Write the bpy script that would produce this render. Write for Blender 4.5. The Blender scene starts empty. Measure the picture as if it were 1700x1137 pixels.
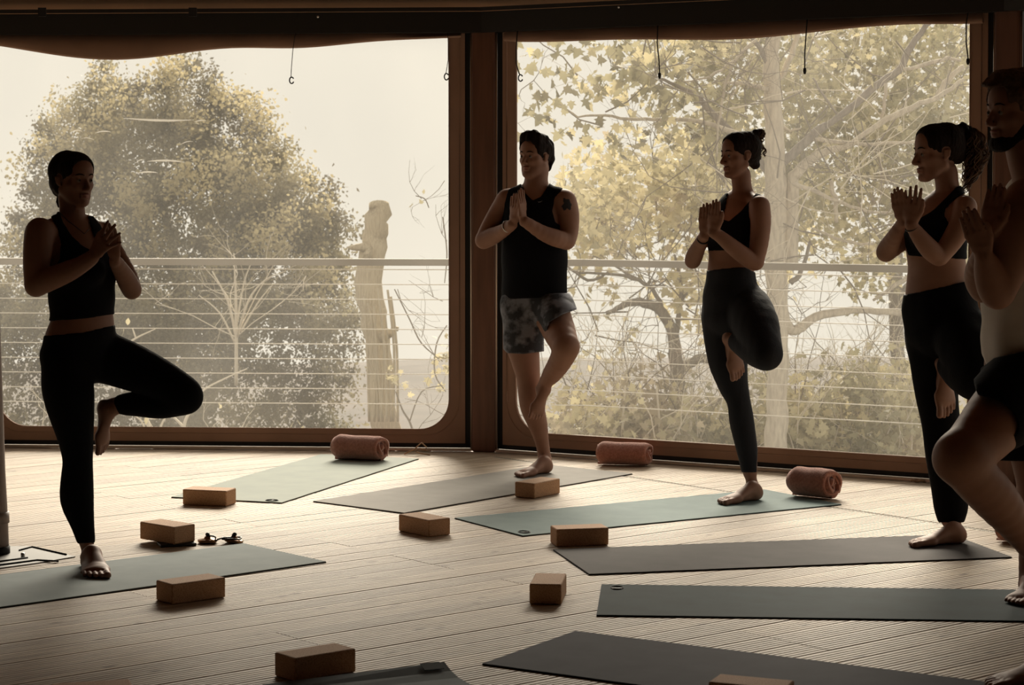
import bpy, math, random
import numpy as np
from mathutils import Vector, noise
from math import radians as R, pi, sin, cos
random.seed(7); rng = np.random.default_rng(7)
scn = bpy.context.scene
col = scn.collection
# ------------------------------------------------------------------ camera, sky, sun, exposure
H_CAM, F, PITCH, CY = 1.48, 3600.0, R(2.0), 436.0
cam = bpy.data.cameras.new('camera'); camo = bpy.data.objects.new('camera', cam); col.objects.link(camo)
cam.sensor_width = 36.0; cam.lens = F/1700*36.0; cam.shift_y = -(568.5-CY)/1700
cam.clip_start = .05; cam.clip_end = 400
camo.location = (0, 0, H_CAM); camo.rotation_euler = (R(90)-PITCH, 0, 0)
cam.dof.use_dof = True; cam.dof.focus_distance = 9.6; cam.dof.aperture_fstop = 9
scn.camera = camo
w = bpy.data.worlds.new('world'); scn.world = w; w.use_nodes = True
bgn = w.node_tree.nodes['Background']; bgn.inputs[0].default_value = (1.0, .935, .80, 1); bgn.inputs[1].default_value = .84
sun = bpy.data.lights.new('sun', 'SUN'); suno = bpy.data.objects.new('sun', sun); col.objects.link(suno)
sun.energy = 8.3; sun.angle = R(30); sun.color = (1.0, .9, .74)
SAZ, SEL = R(3), R(29)       # sun stands behind the windows, a little to the right
sdir = Vector((sin(SAZ)*cos(SEL), cos(SAZ)*cos(SEL), sin(SEL)))
suno.rotation_euler = sdir.to_track_quat('Z', 'Y').to_euler()
suno.location = (3, 30, 18)
vs = scn.view_settings; vs.view_transform = 'Standard'; vs.look = 'None'; vs.exposure = 0.0; vs.gamma = 1; vs.use_curve_mapping = False
scn.cycles.max_bounces = 8; scn.cycles.transparent_max_bounces = 24; scn.cycles.caustics_reflective = False; scn.cycles.caustics_refractive = False
scn.cycles.sample_clamp_indirect = 4

# ------------------------------------------------------------------ measuring: a pixel of the 1700x1137 frame into a point
def ray(px, py):
    x = (px-850)/F; u = (CY-py)/F
    return np.array([x, cos(PITCH)+u*sin(PITCH), -sin(PITCH)+u*cos(PITCH)])
def at(px, py, Y):
    d = ray(px, py); s = Y/d[1]; return np.array([d[0]*s, Y, H_CAM+d[2]*s])
def floor_at(px, py, z=0.0):
    d = ray(px, py); s = (z-H_CAM)/d[2]; return np.array([d[0]*s, d[1]*s, z])
def nrm(v):
    v = np.asarray(v, float); return v/max(np.linalg.norm(v), 1e-9)

# ------------------------------------------------------------------ object helpers
def tag(o, label=None, cat=None, group=None, kind=None):
    if label: o['label'] = label
    if cat: o['category'] = cat
    if group: o['group'] = group
    if kind: o['kind'] = kind
    return o
def empty(name, loc, label=None, cat=None, group=None, kind=None, rz=0):
    o = bpy.data.objects.new(name, None); col.objects.link(o); o.location = loc; o.rotation_euler = (0, 0, rz)
    o.empty_display_size = .1
    return tag(o, label, cat, group, kind)
def link(name, me, mat=None, parent=None):
    """the mesh is in world coordinates when the parent is unrotated at loc: the vertices are shifted"""
    o = bpy.data.objects.new(name, me); col.objects.link(o)
    if mat and not me.materials: me.materials.append(mat)
    if parent: o.parent = parent
    return o
def mesh_np(name, V, Q, smooth=True):
    V = np.asarray(V, np.float32); Q = np.asarray(Q, np.int32); n = Q.shape[1]
    me = bpy.data.meshes.new(name)
    me.vertices.add(len(V)); me.vertices.foreach_set('co', V.ravel())
    me.loops.add(Q.size); me.loops.foreach_set('vertex_index', Q.ravel())
    me.polygons.add(len(Q)); me.polygons.foreach_set('loop_start', np.arange(len(Q), dtype=np.int32)*n)
    me.update(calc_edges=True); me.validate()
    if smooth: me.polygons.foreach_set('use_smooth', np.ones(len(me.polygons), bool))
    me.update(); return me
class MB:
    def __init__(s): s.v = []; s.f = []
    def add(s, vs, fs):
        o = len(s.v); s.v += [tuple(map(float, q)) for q in vs]; s.f += [tuple(i+o for i in f) for f in fs]; return s
    def box(s, c, h, ux=(1, 0, 0), uy=(0, 1, 0), uz=(0, 0, 1)):
        c = np.array(c, float); ux, uy, uz = (np.array(q, float) for q in (ux, uy, uz)); v = []
        for a in (-1, 1):
            for b in (-1, 1):
                for d in (-1, 1): v.append(c+a*h[0]*ux+b*h[1]*uy+d*h[2]*uz)
        return s.add(v, [(0, 1, 3, 2), (4, 6, 7, 5), (0, 4, 5, 1), (2, 3, 7, 6), (0, 2, 6, 4), (1, 5, 7, 3)])
    def tube(s, pts, r, n=8, closed=False, cap=True):
        pts = [np.array(p, float) for p in pts]; m = len(pts); rr = r if hasattr(r, '__len__') else [r]*m
        ref = None; vs = []
        for i, p in enumerate(pts):
            a = pts[(i-1) % m] if (closed or i > 0) else p; b = pts[(i+1) % m] if (closed or i < m-1) else p
            t = nrm(b-a)
            if ref is None: ref = np.array([0, 0, 1.]) if abs(t[2]) < .9 else np.array([1., 0, 0])
            u = nrm(np.cross(t, ref)); v = np.cross(u, t); ref = v if not closed else ref
            for k in range(n):
                q = 2*pi*k/n; vs.append(p+rr[i]*(cos(q)*u+sin(q)*v))
        fs = []
        for i in range(m if closed else m-1):
            for k in range(n):
                a = i*n+k; b = i*n+(k+1) % n; c = ((i+1) % m)*n+(k+1) % n; d = ((i+1) % m)*n+k
                fs.append((a, b, c, d))
        if cap and not closed: fs += [tuple(range(n))[::-1], tuple(range((m-1)*n, m*n))]
        return s.add(vs, fs)
    def lathe(s, prof, c, n=24, axis=(0, 0, 1)):
        ax = nrm(axis); u = nrm(np.cross(ax, (1, 0, 0) if abs(ax[0]) < .9 else (0, 1, 0))); v = np.cross(ax, u); c = np.array(c, float); vs = []
        for r, z in prof:
            for k in range(n): vs.append(c+ax*z+r*(cos(2*pi*k/n)*u+sin(2*pi*k/n)*v))
        fs = [(i*n+k, i*n+(k+1) % n, (i+1)*n+(k+1) % n, (i+1)*n+k) for i in range(len(prof)-1) for k in range(n)]
        fs += [tuple(range(n))[::-1], tuple(range((len(prof)-1)*n, len(prof)*n))]
        return s.add(vs, fs)
    def mesh(s, name, smooth=False):
        me = bpy.data.meshes.new(name); me.from_pydata(s.v, [], s.f); me.update()
        if smooth: me.polygons.foreach_set('use_smooth', [True]*len(me.polygons))
        return me
    def build(s, name, mat, parent=None, smooth=False, off=None):
        me = s.mesh(name, smooth); o = link(name, me, mat, parent)
        if parent is not None and off is None:
            p = parent; t = Vector((0, 0, 0))
            while p: t += p.location; p = p.parent
            me.transform(__import__('mathutils').Matrix.Translation(-t))
        return o
def bevel(o, w, seg=2):
    m = o.modifiers.new('bevel', 'BEVEL'); m.width = w; m.segments = seg; m.limit_method = 'ANGLE'; return o

# ------------------------------------------------------------------ materials
def mat(name, base, rough=.7, metal=0, spec=.5, noise_scale=0, c2=None, bump=0, bump_scale=None, transl=0, stretch=None, sheen=0, coords='Object', detail=6, lo=.35, hi=.65):
    m = bpy.data.materials.new(name); m.use_nodes = True; nt = m.node_tree; b = nt.nodes['Principled BSDF']
    b.inputs['Base Color'].default_value = (*base, 1); b.inputs['Roughness'].default_value = rough
    b.inputs['Metallic'].default_value = metal; b.inputs['Specular IOR Level'].default_value = spec
    if sheen: b.inputs['Sheen Weight'].default_value = sheen
    tc = nt.nodes.new('ShaderNodeTexCoord'); mp = nt.nodes.new('ShaderNodeMapping'); nt.links.new(tc.outputs[coords], mp.inputs[0])
    if stretch: mp.inputs['Scale'].default_value = stretch
    if noise_scale:
        nz = nt.nodes.new('ShaderNodeTexNoise'); nz.inputs['Scale'].default_value = noise_scale; nz.inputs['Detail'].default_value = detail
        nt.links.new(mp.outputs[0], nz.inputs[0])
        cr = nt.nodes.new('ShaderNodeValToRGB'); cr.color_ramp.elements[0].position = lo; cr.color_ramp.elements[1].position = hi
        cr.color_ramp.elements[0].color = (*base, 1); cr.color_ramp.elements[1].color = (*(c2 or base), 1)
        nt.links.new(nz.outputs[0], cr.inputs[0]); nt.links.new(cr.outputs[0], b.inputs['Base Color'])
    if bump:
        n2 = nt.nodes.new('ShaderNodeTexNoise'); n2.inputs['Scale'].default_value = bump_scale or 80; n2.inputs['Detail'].default_value = 4
        nt.links.new(mp.outputs[0], n2.inputs[0]); bp = nt.nodes.new('ShaderNodeBump'); bp.inputs['Strength'].default_value = bump; bp.inputs['Distance'].default_value = .01
        nt.links.new(n2.outputs[0], bp.inputs['Height']); nt.links.new(bp.outputs[0], b.inputs['Normal'])
    if transl:
        t = nt.nodes.new('ShaderNodeBsdfTranslucent'); mx = nt.nodes.new('ShaderNodeMixShader'); mx.inputs[0].default_value = transl
        src = b.inputs['Base Color'].links
        if src: nt.links.new(src[0].from_socket, t.inputs[0])
        else: t.inputs[0].default_value = (*base, 1)
        out = nt.nodes['Material Output']; nt.links.new(b.outputs[0], mx.inputs[1]); nt.links.new(t.outputs[0], mx.inputs[2]); nt.links.new(mx.outputs[0], out.inputs[0])
    return m
def deck_material():
    m = bpy.data.materials.new('weathered_pine'); m.use_nodes = True; nt = m.node_tree; N = nt.nodes; L = nt.links; b = N['Principled BSDF']
    b.inputs['Roughness'].default_value = .62; b.inputs['Specular IOR Level'].default_value = .4
    tc = N.new('ShaderNodeTexCoord'); oi = N.new('ShaderNodeObjectInfo'); add = N.new('ShaderNodeVectorMath'); add.operation = 'ADD'
    cmb = N.new('ShaderNodeCombineXYZ'); mul = N.new('ShaderNodeMath'); mul.operation = 'MULTIPLY'; mul.inputs[1].default_value = 37
    L.new(oi.outputs['Random'], mul.inputs[0])
    for i in range(3): L.new(mul.outputs[0], cmb.inputs[i])
    L.new(tc.outputs['Object'], add.inputs[0]); L.new(cmb.outputs[0], add.inputs[1])
    mp = N.new('ShaderNodeMapping'); mp.inputs['Scale'].default_value = (1.6, 26, 20); L.new(add.outputs[0], mp.inputs[0])
    nz = N.new('ShaderNodeTexNoise'); nz.inputs['Scale'].default_value = 2.2; nz.inputs['Detail'].default_value = 7; nz.inputs['Distortion'].default_value = .6; L.new(mp.outputs[0], nz.inputs[0])
    cr = N.new('ShaderNodeValToRGB'); e = cr.color_ramp.elements; e[0].position = .3; e[0].color = (.34, .26, .19, 1); e[1].position = .68; e[1].color = (.62, .52, .405, 1)
    L.new(nz.outputs[0], cr.inputs[0])
    # knots: sparse dark spots
    mk = N.new('ShaderNodeMapping'); mk.inputs['Scale'].default_value = (2.4, 7, 5); L.new(add.outputs[0], mk.inputs[0])
    vo = N.new('ShaderNodeTexVoronoi'); vo.inputs['Scale'].default_value = 1.6; L.new(mk.outputs[0], vo.inputs[0])
    kr = N.new('ShaderNodeValToRGB'); k = kr.color_ramp.elements; k[0].position = .05; k[0].color = (.1, .06, .04, 1); k[1].position = .14; k[1].color = (1, 1, 1, 1); L.new(vo.outputs['Distance'], kr.inputs[0])
    mx = N.new('ShaderNodeMix'); mx.data_type = 'RGBA'; mx.blend_type = 'MULTIPLY'; mx.inputs[0].default_value = .75
    L.new(cr.outputs[0], mx.inputs[6]); L.new(kr.outputs[0], mx.inputs[7])
    # plank to plank tone
    tr = N.new('ShaderNodeValToRGB'); t = tr.color_ramp.elements; t[0].color = (.80, .78, .76, 1); t[1].color = (1.1, 1.08, 1.05, 1); L.new(oi.outputs['Random'], tr.inputs[0])
    m2 = N.new('ShaderNodeMix'); m2.data_type = 'RGBA'; m2.blend_type = 'MULTIPLY'; m2.inputs[0].default_value = 1
    L.new(mx.outputs[2], m2.inputs[6]); L.new(tr.outputs[0], m2.inputs[7]); L.new(m2.outputs[2], b.inputs['Base Color'])
    bp = N.new('ShaderNodeBump'); bp.inputs['Strength'].default_value = .25; bp.inputs['Distance'].default_value = .004; L.new(nz.outputs[0], bp.inputs['Height']); L.new(bp.outputs[0], b.inputs['Normal'])
    return m
def pane_material():
    """clear PVC sheet gone milky: mostly see-through, part of the light scattered"""
    m = bpy.data.materials.new('milky_clear_plastic'); m.use_nodes = True; nt = m.node_tree; N = nt.nodes; L = nt.links
    N.remove(N['Principled BSDF']); out = N['Material Output']
    tr = N.new('ShaderNodeBsdfTransparent'); tr.inputs[0].default_value = (.97, .965, .95, 1)
    tl = N.new('ShaderNodeBsdfTranslucent'); tl.inputs[0].default_value = (1, .97, .9, 1)
    gl = N.new('ShaderNodeBsdfGlossy'); gl.inputs['Roughness'].default_value = .08; gl.inputs[0].default_value = (1, 1, 1, 1)
    tc = N.new('ShaderNodeTexCoord'); mp = N.new('ShaderNodeMapping'); mp.inputs['Scale'].default_value = (.7, .7, .5); L.new(tc.outputs['Object'], mp.inputs[0])
    nz = N.new('ShaderNodeTexNoise'); nz.inputs['Scale'].default_value = 1.6; nz.inputs['Detail'].default_value = 5; L.new(mp.outputs[0], nz.inputs[0])
    cr = N.new('ShaderNodeMapRange'); cr.inputs[1].default_value = .3; cr.inputs[2].default_value = .7; cr.inputs[3].default_value = HAZE[0]; cr.inputs[4].default_value = HAZE[1]; L.new(nz.outputs[0], cr.inputs[0])
    m1 = N.new('ShaderNodeMixShader'); L.new(cr.outputs[0], m1.inputs[0]); L.new(tr.outputs[0], m1.inputs[1]); L.new(tl.outputs[0], m1.inputs[2])
    m2 = N.new('ShaderNodeMixShader'); m2.inputs[0].default_value = .03; L.new(m1.outputs[0], m2.inputs[1]); L.new(gl.outputs[0], m2.inputs[2]); L.new(m2.outputs[0], out.inputs[0])
    return m
HAZE = (.035, .08)
M = {}
M['deck'] = deck_material()
M['pane'] = pane_material()
M['canvas'] = mat('brown_canvas', (.36, .225, .165), .85, noise_scale=3, c2=(.29, .18, .13), bump=.15, bump_scale=400, transl=.06)
M['canvas_roof'] = mat('roof_canvas', (.30, .16, .08), .9, noise_scale=2, c2=(.22, .12, .06), transl=.06)
M['canvas_wall'] = mat('wall_canvas', (.085, .05, .033), .9, noise_scale=2, c2=(.06, .036, .024))
M['timber'] = mat('post_timber', (.17, .075, .045), .5, noise_scale=5, c2=(.11, .05, .03), stretch=(4, 4, .4))
M['black'] = mat('black_rubber', (.008, .008, .009), .7)
M['beam'] = mat('dark_steel_beam', (.014, .012, .011), .6)
M['rail'] = mat('dull_aluminium', (.55, .46, .40), .35, metal=.7)
M['steel'] = mat('brushed_steel', (.6, .6, .6), .3, metal=1)
M['wire'] = mat('steel_cable', (.95, .9, .8), .45, metal=.2)
M['handrail'] = mat('weathered_handrail', (.40, .37, .32), .8)
M['cord'] = mat('black_cord', (.01, .01, .012), .7)
M['jute'] = mat('jute_cord', (.35, .22, .13), .9)
M['cork'] = mat('cork', (.56, .35, .215), .85, noise_scale=260, c2=(.38, .22, .125), bump=.25, bump_scale=300, detail=3, lo=.45, hi=.62)
M['blanket'] = mat('terracotta_wool', (.46, .195, .14), .95, noise_scale=90, c2=(.34, .13, .09), bump=.6, bump_scale=220, sheen=.4)
M['mat_edge'] = mat('mat_underside', (.012, .02, .028), .8)
M['skin'] = mat('skin', (.31, .165, .115), .6, noise_scale=14, c2=(.275, .145, .10), spec=.3)
M['skin2'] = mat('skin_pale', (.35, .195, .14), .6, noise_scale=14, c2=(.31, .17, .12), spec=.3)
M['lip'] = mat('lips', (.30, .11, .09), .5)
M['blackcloth'] = mat('black_jersey', (.004, .004, .006), .9, bump=.2, bump_scale=60, spec=.15)
M['charcoal'] = mat('charcoal_leggings', (.010, .011, .016), .8, bump=.15, bump_scale=90, spec=.3)
M['tanktop'] = mat('pale_grey_tank', (.78, .75, .70), .9, bump=.6, bump_scale=9)
M['camo'] = mat('mottled_grey_shorts', (.026, .028, .036), .85, noise_scale=13, c2=(.20, .21, .25), detail=4, lo=.46, hi=.60)
M['hair'] = mat('dark_brown_hair', (.010, .006, .0045), .75, noise_scale=60, c2=(.018, .010, .007), spec=.12, bump=.9, bump_scale=110, stretch=(1, 1, .3))
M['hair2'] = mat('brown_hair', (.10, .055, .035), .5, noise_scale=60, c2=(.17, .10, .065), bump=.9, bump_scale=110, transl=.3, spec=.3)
M['hair3'] = mat('painted_sun_curls', (.26, .165, .105), .45, noise_scale=60, c2=(.36, .24, .16), transl=.4, spec=.4)  # paler hair colour paints in the sun catching the ponytail
M['mark'] = mat('printed_mark', (.20, .20, .21), .6)
M['eye'] = mat('eye', (.22, .19, .17), .5, spec=.2)
M['iris'] = mat('iris', (.02, .012, .008), .4, spec=.2)
M['tattoo'] = mat('tattoo_ink', (.02, .02, .025), .6)
M['brass'] = mat('dark_bronze', (.25, .14, .07), .3, metal=.9)
M['leather'] = mat('black_leather', (.01, .009, .009), .45)
def yoga(name, c, c2, sp=.3): return mat(name, c, .82, noise_scale=7, c2=c2, bump=.12, bump_scale=500, spec=sp, detail=3)

# ------------------------------------------------------------------ the tent: fourteen bays around a deck floor
V2 = floor_at(806, 749)[:2]; p_ = floor_at(1540, 800)[:2]
d2 = nrm(p_-V2); BAY = 2.977; TURN = R(360/14)
def rot(v, a): return np.array([v[0]*cos(a)-v[1]*sin(a), v[0]*sin(a)+v[1]*cos(a)])
V1 = V2-BAY*rot(d2, TURN)
VERT = [V1]; dd = rot(d2, TURN)
for i in range(13): VERT.append(VERT[-1]+BAY*dd); dd = rot(dd, -TURN)
CEN = np.mean(VERT, axis=0)
ZB, ZT = 2.335, 2.45           # underside and top of the eaves beam
def frame(i):
    a, b = VERT[i], VERT[(i+1) % 14]; u = nrm(b-a); n = nrm(CEN-(a+b)/2)
    return a, u, n
def wp(a, u, n, s, z, d=0): return np.array([a[0]+u[0]*s+n[0]*d, a[1]+u[1]*s+n[1]*d, z])
U3 = lambda v: np.array([v[0], v[1], 0.])
def rrect(x0, x1, z0, z1, r, n=8):
    P = []
    for cx, cz, a0 in ((x1-r, z0+r, -90), (x1-r, z1-r, 0), (x0+r, z1-r, 90), (x0+r, z0+r, 180)):
        for k in range(n+1):
            q = R(a0+90*k/n); P.append((cx+r*cos(q), cz+r*sin(q)))
    return P
def open_top(x0, x1, z0, z1, r, n=8):
    P = []
    for cx, cz, a0 in ((x1-r, z0+r, -90), (x1-.012, z1-.012, 0), (x0+.012, z1-.012, 90), (x0+r, z0+r, 180)):
        rr = r if cz < 1 else .012
        for k in range(n+1):
            q = R(a0+90*k/n); P.append((cx+rr*cos(q), cz+rr*sin(q)))
    return P
def framed_panel(mb, a, u, n, outer, inner_pts, d0, d1, N=None):
    """flat sheet with a rounded opening, thickness d0..d1"""
    # ray-project the inner ring on the outer rectangle
    x0, x1, z0, z1 = outer; cx, cz = (x0+x1)/2, (z0+z1)/2; O = []
    for x, z in inner_pts:
        dx, dz = x-cx, z-cz; t = min((((x1-cx) if dx > 0 else (x0-cx))/dx) if abs(dx) > 1e-6 else 9e9, (((z1-cz) if dz > 0 else (z0-cz))/dz) if abs(dz) > 1e-6 else 9e9)
        O.append([cx+dx*t, cz+dz*t])
    for X in (x0, x1):
        for Z in (z0, z1):
            k = min(range(len(O)), key=lambda q: (O[q][0]-X)**2+(O[q][1]-Z)**2); O[k] = [X, Z]
    m = len(O); vs = []
    for d in (d0, d1):
        vs += [wp(a, u, n, x, z, d) for x, z in inner_pts]; vs += [wp(a, u, n, x, z, d) for x, z in O]
    fs = []
    for i in range(m):
        j = (i+1) % m
        fs += [(i, j, m+j, m+i), (2*m+i, 3*m+i, 3*m+j, 2*m+j), (i, 2*m+i, 2*m+j, j), (m+i, m+j, 3*m+j, 3*m+i)]
    mb.add(vs, fs)
WINDOW_BAYS = {13: 1, 0: 2, 1: 3, 2: 4}
# where the opening of each bay stands (measured on the two bays in view)
PW = .069
for i in range(14):
    a, u, n = frame(i)
    post = MB(); c = np.array([VERT[i][0], VERT[i][1]]); nn = nrm(CEN-c); t = np.array([-nn[1], nn[0]])
    pe = empty('post', (c[0], c[1], 0), kind='structure')
    post.box((c[0], c[1], ZT/2), (PW, .045, ZT/2), U3(t), U3(nn)); bevel(post.build('column', M['timber'], pe), .012, 3)
    for sg in (-1, 1):
        rl = MB(); q = c+t*sg*(PW+.004)+nn*.03; rl.tube([(q[0], q[1], .004), (q[0], q[1], ZT-.01)], .0065, 8); rl.build('edge_rail', M['rail'], pe, True)
    y = VERT[i]
    if i in WINDOW_BAYS:
        k = WINDOW_BAYS[i]
        we = empty('window_%d' % k, (a[0], a[1], 0), kind='structure')
        s0, s1 = PW+.045, BAY-PW-.045
        # black rubber border round the canvas panel
        rb = MB()
        for (xa, xb, za, zb) in ((PW+.008, s0, .02, ZB), (s1, BAY-PW-.008, .02, ZB), (PW+.008, BAY-PW-.008, .018, .048)):
            rb.box(wp(a, u, n, (xa+xb)/2, (za+zb)/2, -.01), ((xb-xa)/2, .008, (zb-za)/2), U3(u), U3(n))
        rb.build('rubber_border', M['black'], we)
        inner = open_top(s0+.088, s1-.092, .122, 2.325, .17)
        pn = MB(); framed_panel(pn, a, u, n, (s0, s1, .044, ZB+.03), inner, -.004, .006); CF = pn.build('canvas_frame', M['canvas'], we)
        # welt sewn around the opening, wider radius, and the rim of the opening
        for off, rr_, nm in ((.062, .2, 'seam'), (.004, .17, 'rim')):
            wl = MB(); P = open_top(s0+.088-off, s1-.092+off, .122-off*.55, 2.325, rr_, 10)
            wl.tube([wp(a, u, n, x, z, .007) for x, z in P], .0035 if nm == 'seam' else .005, 6, closed=True); wl.build(nm, M['canvas'], CF, True)
        pa = MB(); G = 14; vs_ = []
        for p in range(G+1):
            for q in range(G+1):
                x = s0+.05+(s1-s0-.10)*p/G; z = .09+(2.32-.09)*q/G
                vs_.append(wp(a, u, n, x, z, -.008+.004*sin(p*1.3+q*.7)*sin(q*.9)))
        pa.add(vs_, [(p*(G+1)+q, (p+1)*(G+1)+q, (p+1)*(G+1)+q+1, p*(G+1)+q+1) for p in range(G) for q in range(G)])
        PANE = pa.build('pane', M['pane'], we, True)
        # rolled-up blind hanging under the beam with a slack lower edge
        vl = MB(); G = 40; vs_ = []
        def slack(t_):
            if i == 0: return ZB-.02-.115*math.exp(-((t_-.30)/.25)**2)-.05*math.exp(-((t_-.66)/.14)**2)-.012*sin(t_*9)
            return ZB-.045-.035*sin(pi*min(1, t_*1.15))-.008*sin(t_*13+i)
        for p in range(G+1):
            t_ = p/G; x = s0+.02+(s1-s0-.04)*t_; zb = slack(t_)
            for (d, z) in ((.012, ZB+.02), (.03+.006*sin(p*.8), (ZB+zb)/2), (.034, zb+.012), (.024, zb), (.012, zb+.01), (.008, ZB+.02)):
                vs_.append(wp(a, u, n, x, z, d))
        vl.add(vs_, [(p*6+q, (p+1)*6+q, (p+1)*6+(q+1) % 6, p*6+(q+1) % 6) for p in range(G) for q in range(6)])
        vl.build('rolled_blind', M['canvas'], we, True)
        if i == 0:      # creases in the plastic, coloured white to paint in their sky reflections
            cm = mat('crease_glint_white', (.97, .96, .93), .4, transl=.5)
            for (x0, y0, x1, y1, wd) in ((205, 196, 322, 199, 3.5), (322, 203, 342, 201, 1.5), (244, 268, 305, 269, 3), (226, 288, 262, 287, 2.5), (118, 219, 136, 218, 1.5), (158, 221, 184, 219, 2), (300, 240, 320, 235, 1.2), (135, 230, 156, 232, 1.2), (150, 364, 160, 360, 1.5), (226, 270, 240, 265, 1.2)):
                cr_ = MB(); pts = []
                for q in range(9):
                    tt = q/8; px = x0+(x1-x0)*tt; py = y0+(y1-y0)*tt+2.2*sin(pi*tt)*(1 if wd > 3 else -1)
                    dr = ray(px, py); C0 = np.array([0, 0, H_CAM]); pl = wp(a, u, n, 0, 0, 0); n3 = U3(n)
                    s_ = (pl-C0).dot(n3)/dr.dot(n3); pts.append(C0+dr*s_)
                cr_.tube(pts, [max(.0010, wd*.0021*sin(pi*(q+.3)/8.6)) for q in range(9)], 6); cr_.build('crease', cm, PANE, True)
        rs = MB(); rs.box(wp(a, u, n, BAY/2, .009, .012), (BAY/2-PW-.01, .014, .007), U3(u), U3(n)); rs.build('floor_rail', M['rail'], we)
    else:
        wl = MB(); wl.box(wp(a, u, n, BAY/2, ZB/2, 0), (BAY/2-PW, .01, ZB/2), U3(u), U3(n))
        o = wl.build('wall_bay', M['canvas_wall']); o['kind'] = 'structure'; o.name = 'wall_round'
# eaves beam, one ring (structure)
bm_ = MB()
for i in range(14):
    a, u, n = frame(i)
    bm_.box(wp(a, u, n, BAY/2, (ZB+ZT)/2, .02), (BAY/2+.01, .05, (ZT-ZB)/2), U3(u), U3(n))
    bm_.box(wp(a, u, n, BAY/2, ZT+.012, .09), (BAY/2-.01, .012, .010), U3(u), U3(n))
tag(bm_.build('trim_1', M['beam']), kind='structure')
# canvas roof
rf = MB(); top = (CEN[0], CEN[1], 4.6); vs_ = []
for i in range(14):
    a, u, n = frame(i); out_ = nrm(VERT[i]-CEN)
    vs_.append((VERT[i][0]+out_[0]*.25, VERT[i][1]+out_[1]*.25, ZT-.02+.03)); 
vs_.append(top); rf.add(vs_, [(i, (i+1) % 14, 14) for i in range(14)])
o = rf.build('ceiling', M['canvas_roof']); tag(o, kind='structure'); sm = o.modifiers.new('thick', 'SOLIDIFY'); sm.thickness = .02; sm.offset = 1
# dark clips on the roof hem
a, u, n = frame(0)
for px, py in ((70, 20), (320, 20)):
    q = at(px, py, 11.95); c_ = MB().box(q, (.022, .006, .024)); tag(c_.build('roof_clip', M['black']), 'black strap clip on the roof canvas above the left window, %s' % ('near its left end' if px < 100 else 'near its middle'), 'clip', 'roof canvas clips')
for px, py in ((528, 28), (1027, 12)):
    q = at(px, py, 11.75 if px < 600 else 11.45); c_ = MB(); c_.lathe([(.002, 0), (.006, .002), (.006, .006), (.002, .009)], q, 10, (0, -1, 0))
    tag(c_.build('screw_head', M['steel'], None, True), 'tiny bright screw head on the dark eaves above the %s window' % ('left' if px < 600 else 'right'), 'screw', 'screws in the eaves')
# ground floor base outside the planked area
fb = MB(); vs_ = [(VERT[i][0]+(VERT[i][0]-CEN[0])*.02, VERT[i][1]+(VERT[i][1]-CEN[1])*.02, -.03) for i in range(14)]; fb.add(vs_, [tuple(range(14))])
FLOOR = tag(fb.build('floor', mat('deck_underlay', (.035, .027, .02), .9)), kind='structure')

# ------------------------------------------------------------------ deck planks, forty degrees to the view
ANG = R(40); ex = np.array([cos(ANG), sin(ANG)]); ey = np.array([-sin(ANG), cos(ANG)]); PWID, GAP, PTH = .131, .0065, .024
def inside(p, marg=0):
    for i in range(14):
        a, u, n = frame(i)
        if (p-a).dot(n) < marg: return False
    return True
def plank_mesh(L):
    """grooved board, profile along y, six grooves"""
    prof = []; W2 = PWID/2; ng = 6; pitch = PWID/ng
    for g in range(ng):
        y0 = -W2+g*pitch
        prof += [(y0+.0035, 0), (y0+pitch-.0035, 0), (y0+pitch-.0012, -.0016)] if g < ng-1 else [(y0+.0035, 0), (W2, -.0)]
        if g < ng-1: prof += [(y0+pitch+.0012, -.0016)]
    prof = [(-W2, -.003)]+prof
    m = len(prof); v = [(x, y, z) for x in (0, L) for y, z in prof]+[(0, -W2, -PTH), (0, W2, -PTH), (L, -W2, -PTH), (L, W2, -PTH)]
    f = [(i, m+i, m+i+1, i+1) for i in range(m-1)]
    a, b, c, d = 2*m, 2*m+1, 2*m+2, 2*m+3
    f += [(0, a, c, m), (m-1, 2*m-1, d, b), tuple(range(m))+(b, a), tuple(range(2*m-1, m-1, -1))+(c, d)]
    me = bpy.data.meshes.new('plank'); me.from_pydata(v, [], f); me.materials.append(M['deck']); me.update(); return me
S_JOINT = (nrm(np.array([1, 0])) @ np.array([0, 0]))
sj = float(np.mean([floor_at(x, y)[:2].dot(ex) for x, y in ((1045, 791), (1185, 808), (1403, 840), (1545, 877))]))
PM = {}
count = 0
row = 0; q = 1.6
prng = random.Random(3)
while q < 13.4:
    # the stretch of this row inside the tent
    ss = [s for s in np.arange(-6, 14, .05) if inside(s*ex+(q+PWID/2)*ey, -.07)]
    if len(ss) > 4:
        s0, s1 = ss[0], ss[-1]
        if q > 3.2 and q < 12.6: s0 = max(s0, 1.0-.0*q)
        cuts = sorted([s for s in (sj-4.75+prng.choice([0, 1.2, 2.4, 0]), sj-2.35+prng.choice([-1.2, 0, .6])) if s0+.4 < s < s1-.4]+([sj] if s0+.2 < sj < s1-.2 else []))
        edges = [s0]+cuts+[s1]
        for e0, e1 in zip(edges[:-1], edges[1:]):
            g0 = .015 if abs(e0-sj) < 1e-6 else .0015; g1 = .015 if abs(e1-sj) < 1e-6 else .0015
            L = round(e1-e0-g0-g1, 2)
            if L < .15: continue
            if L not in PM: PM[L] = plank_mesh(L)
            o = bpy.data.objects.new('plank', PM[L]); col.objects.link(o); o.parent = FLOOR
            p = (e0+g0)*ex+(q+PWID/2)*ey; o.location = (p[0], p[1], prng.uniform(-.0012, 0)); o.rotation_euler = (0, 0, ANG); count += 1
    q += PWID+GAP
q_ = [s for s in np.arange(2, 13.4, .05) if inside(sj*ex+s*ey, .03)]
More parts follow.
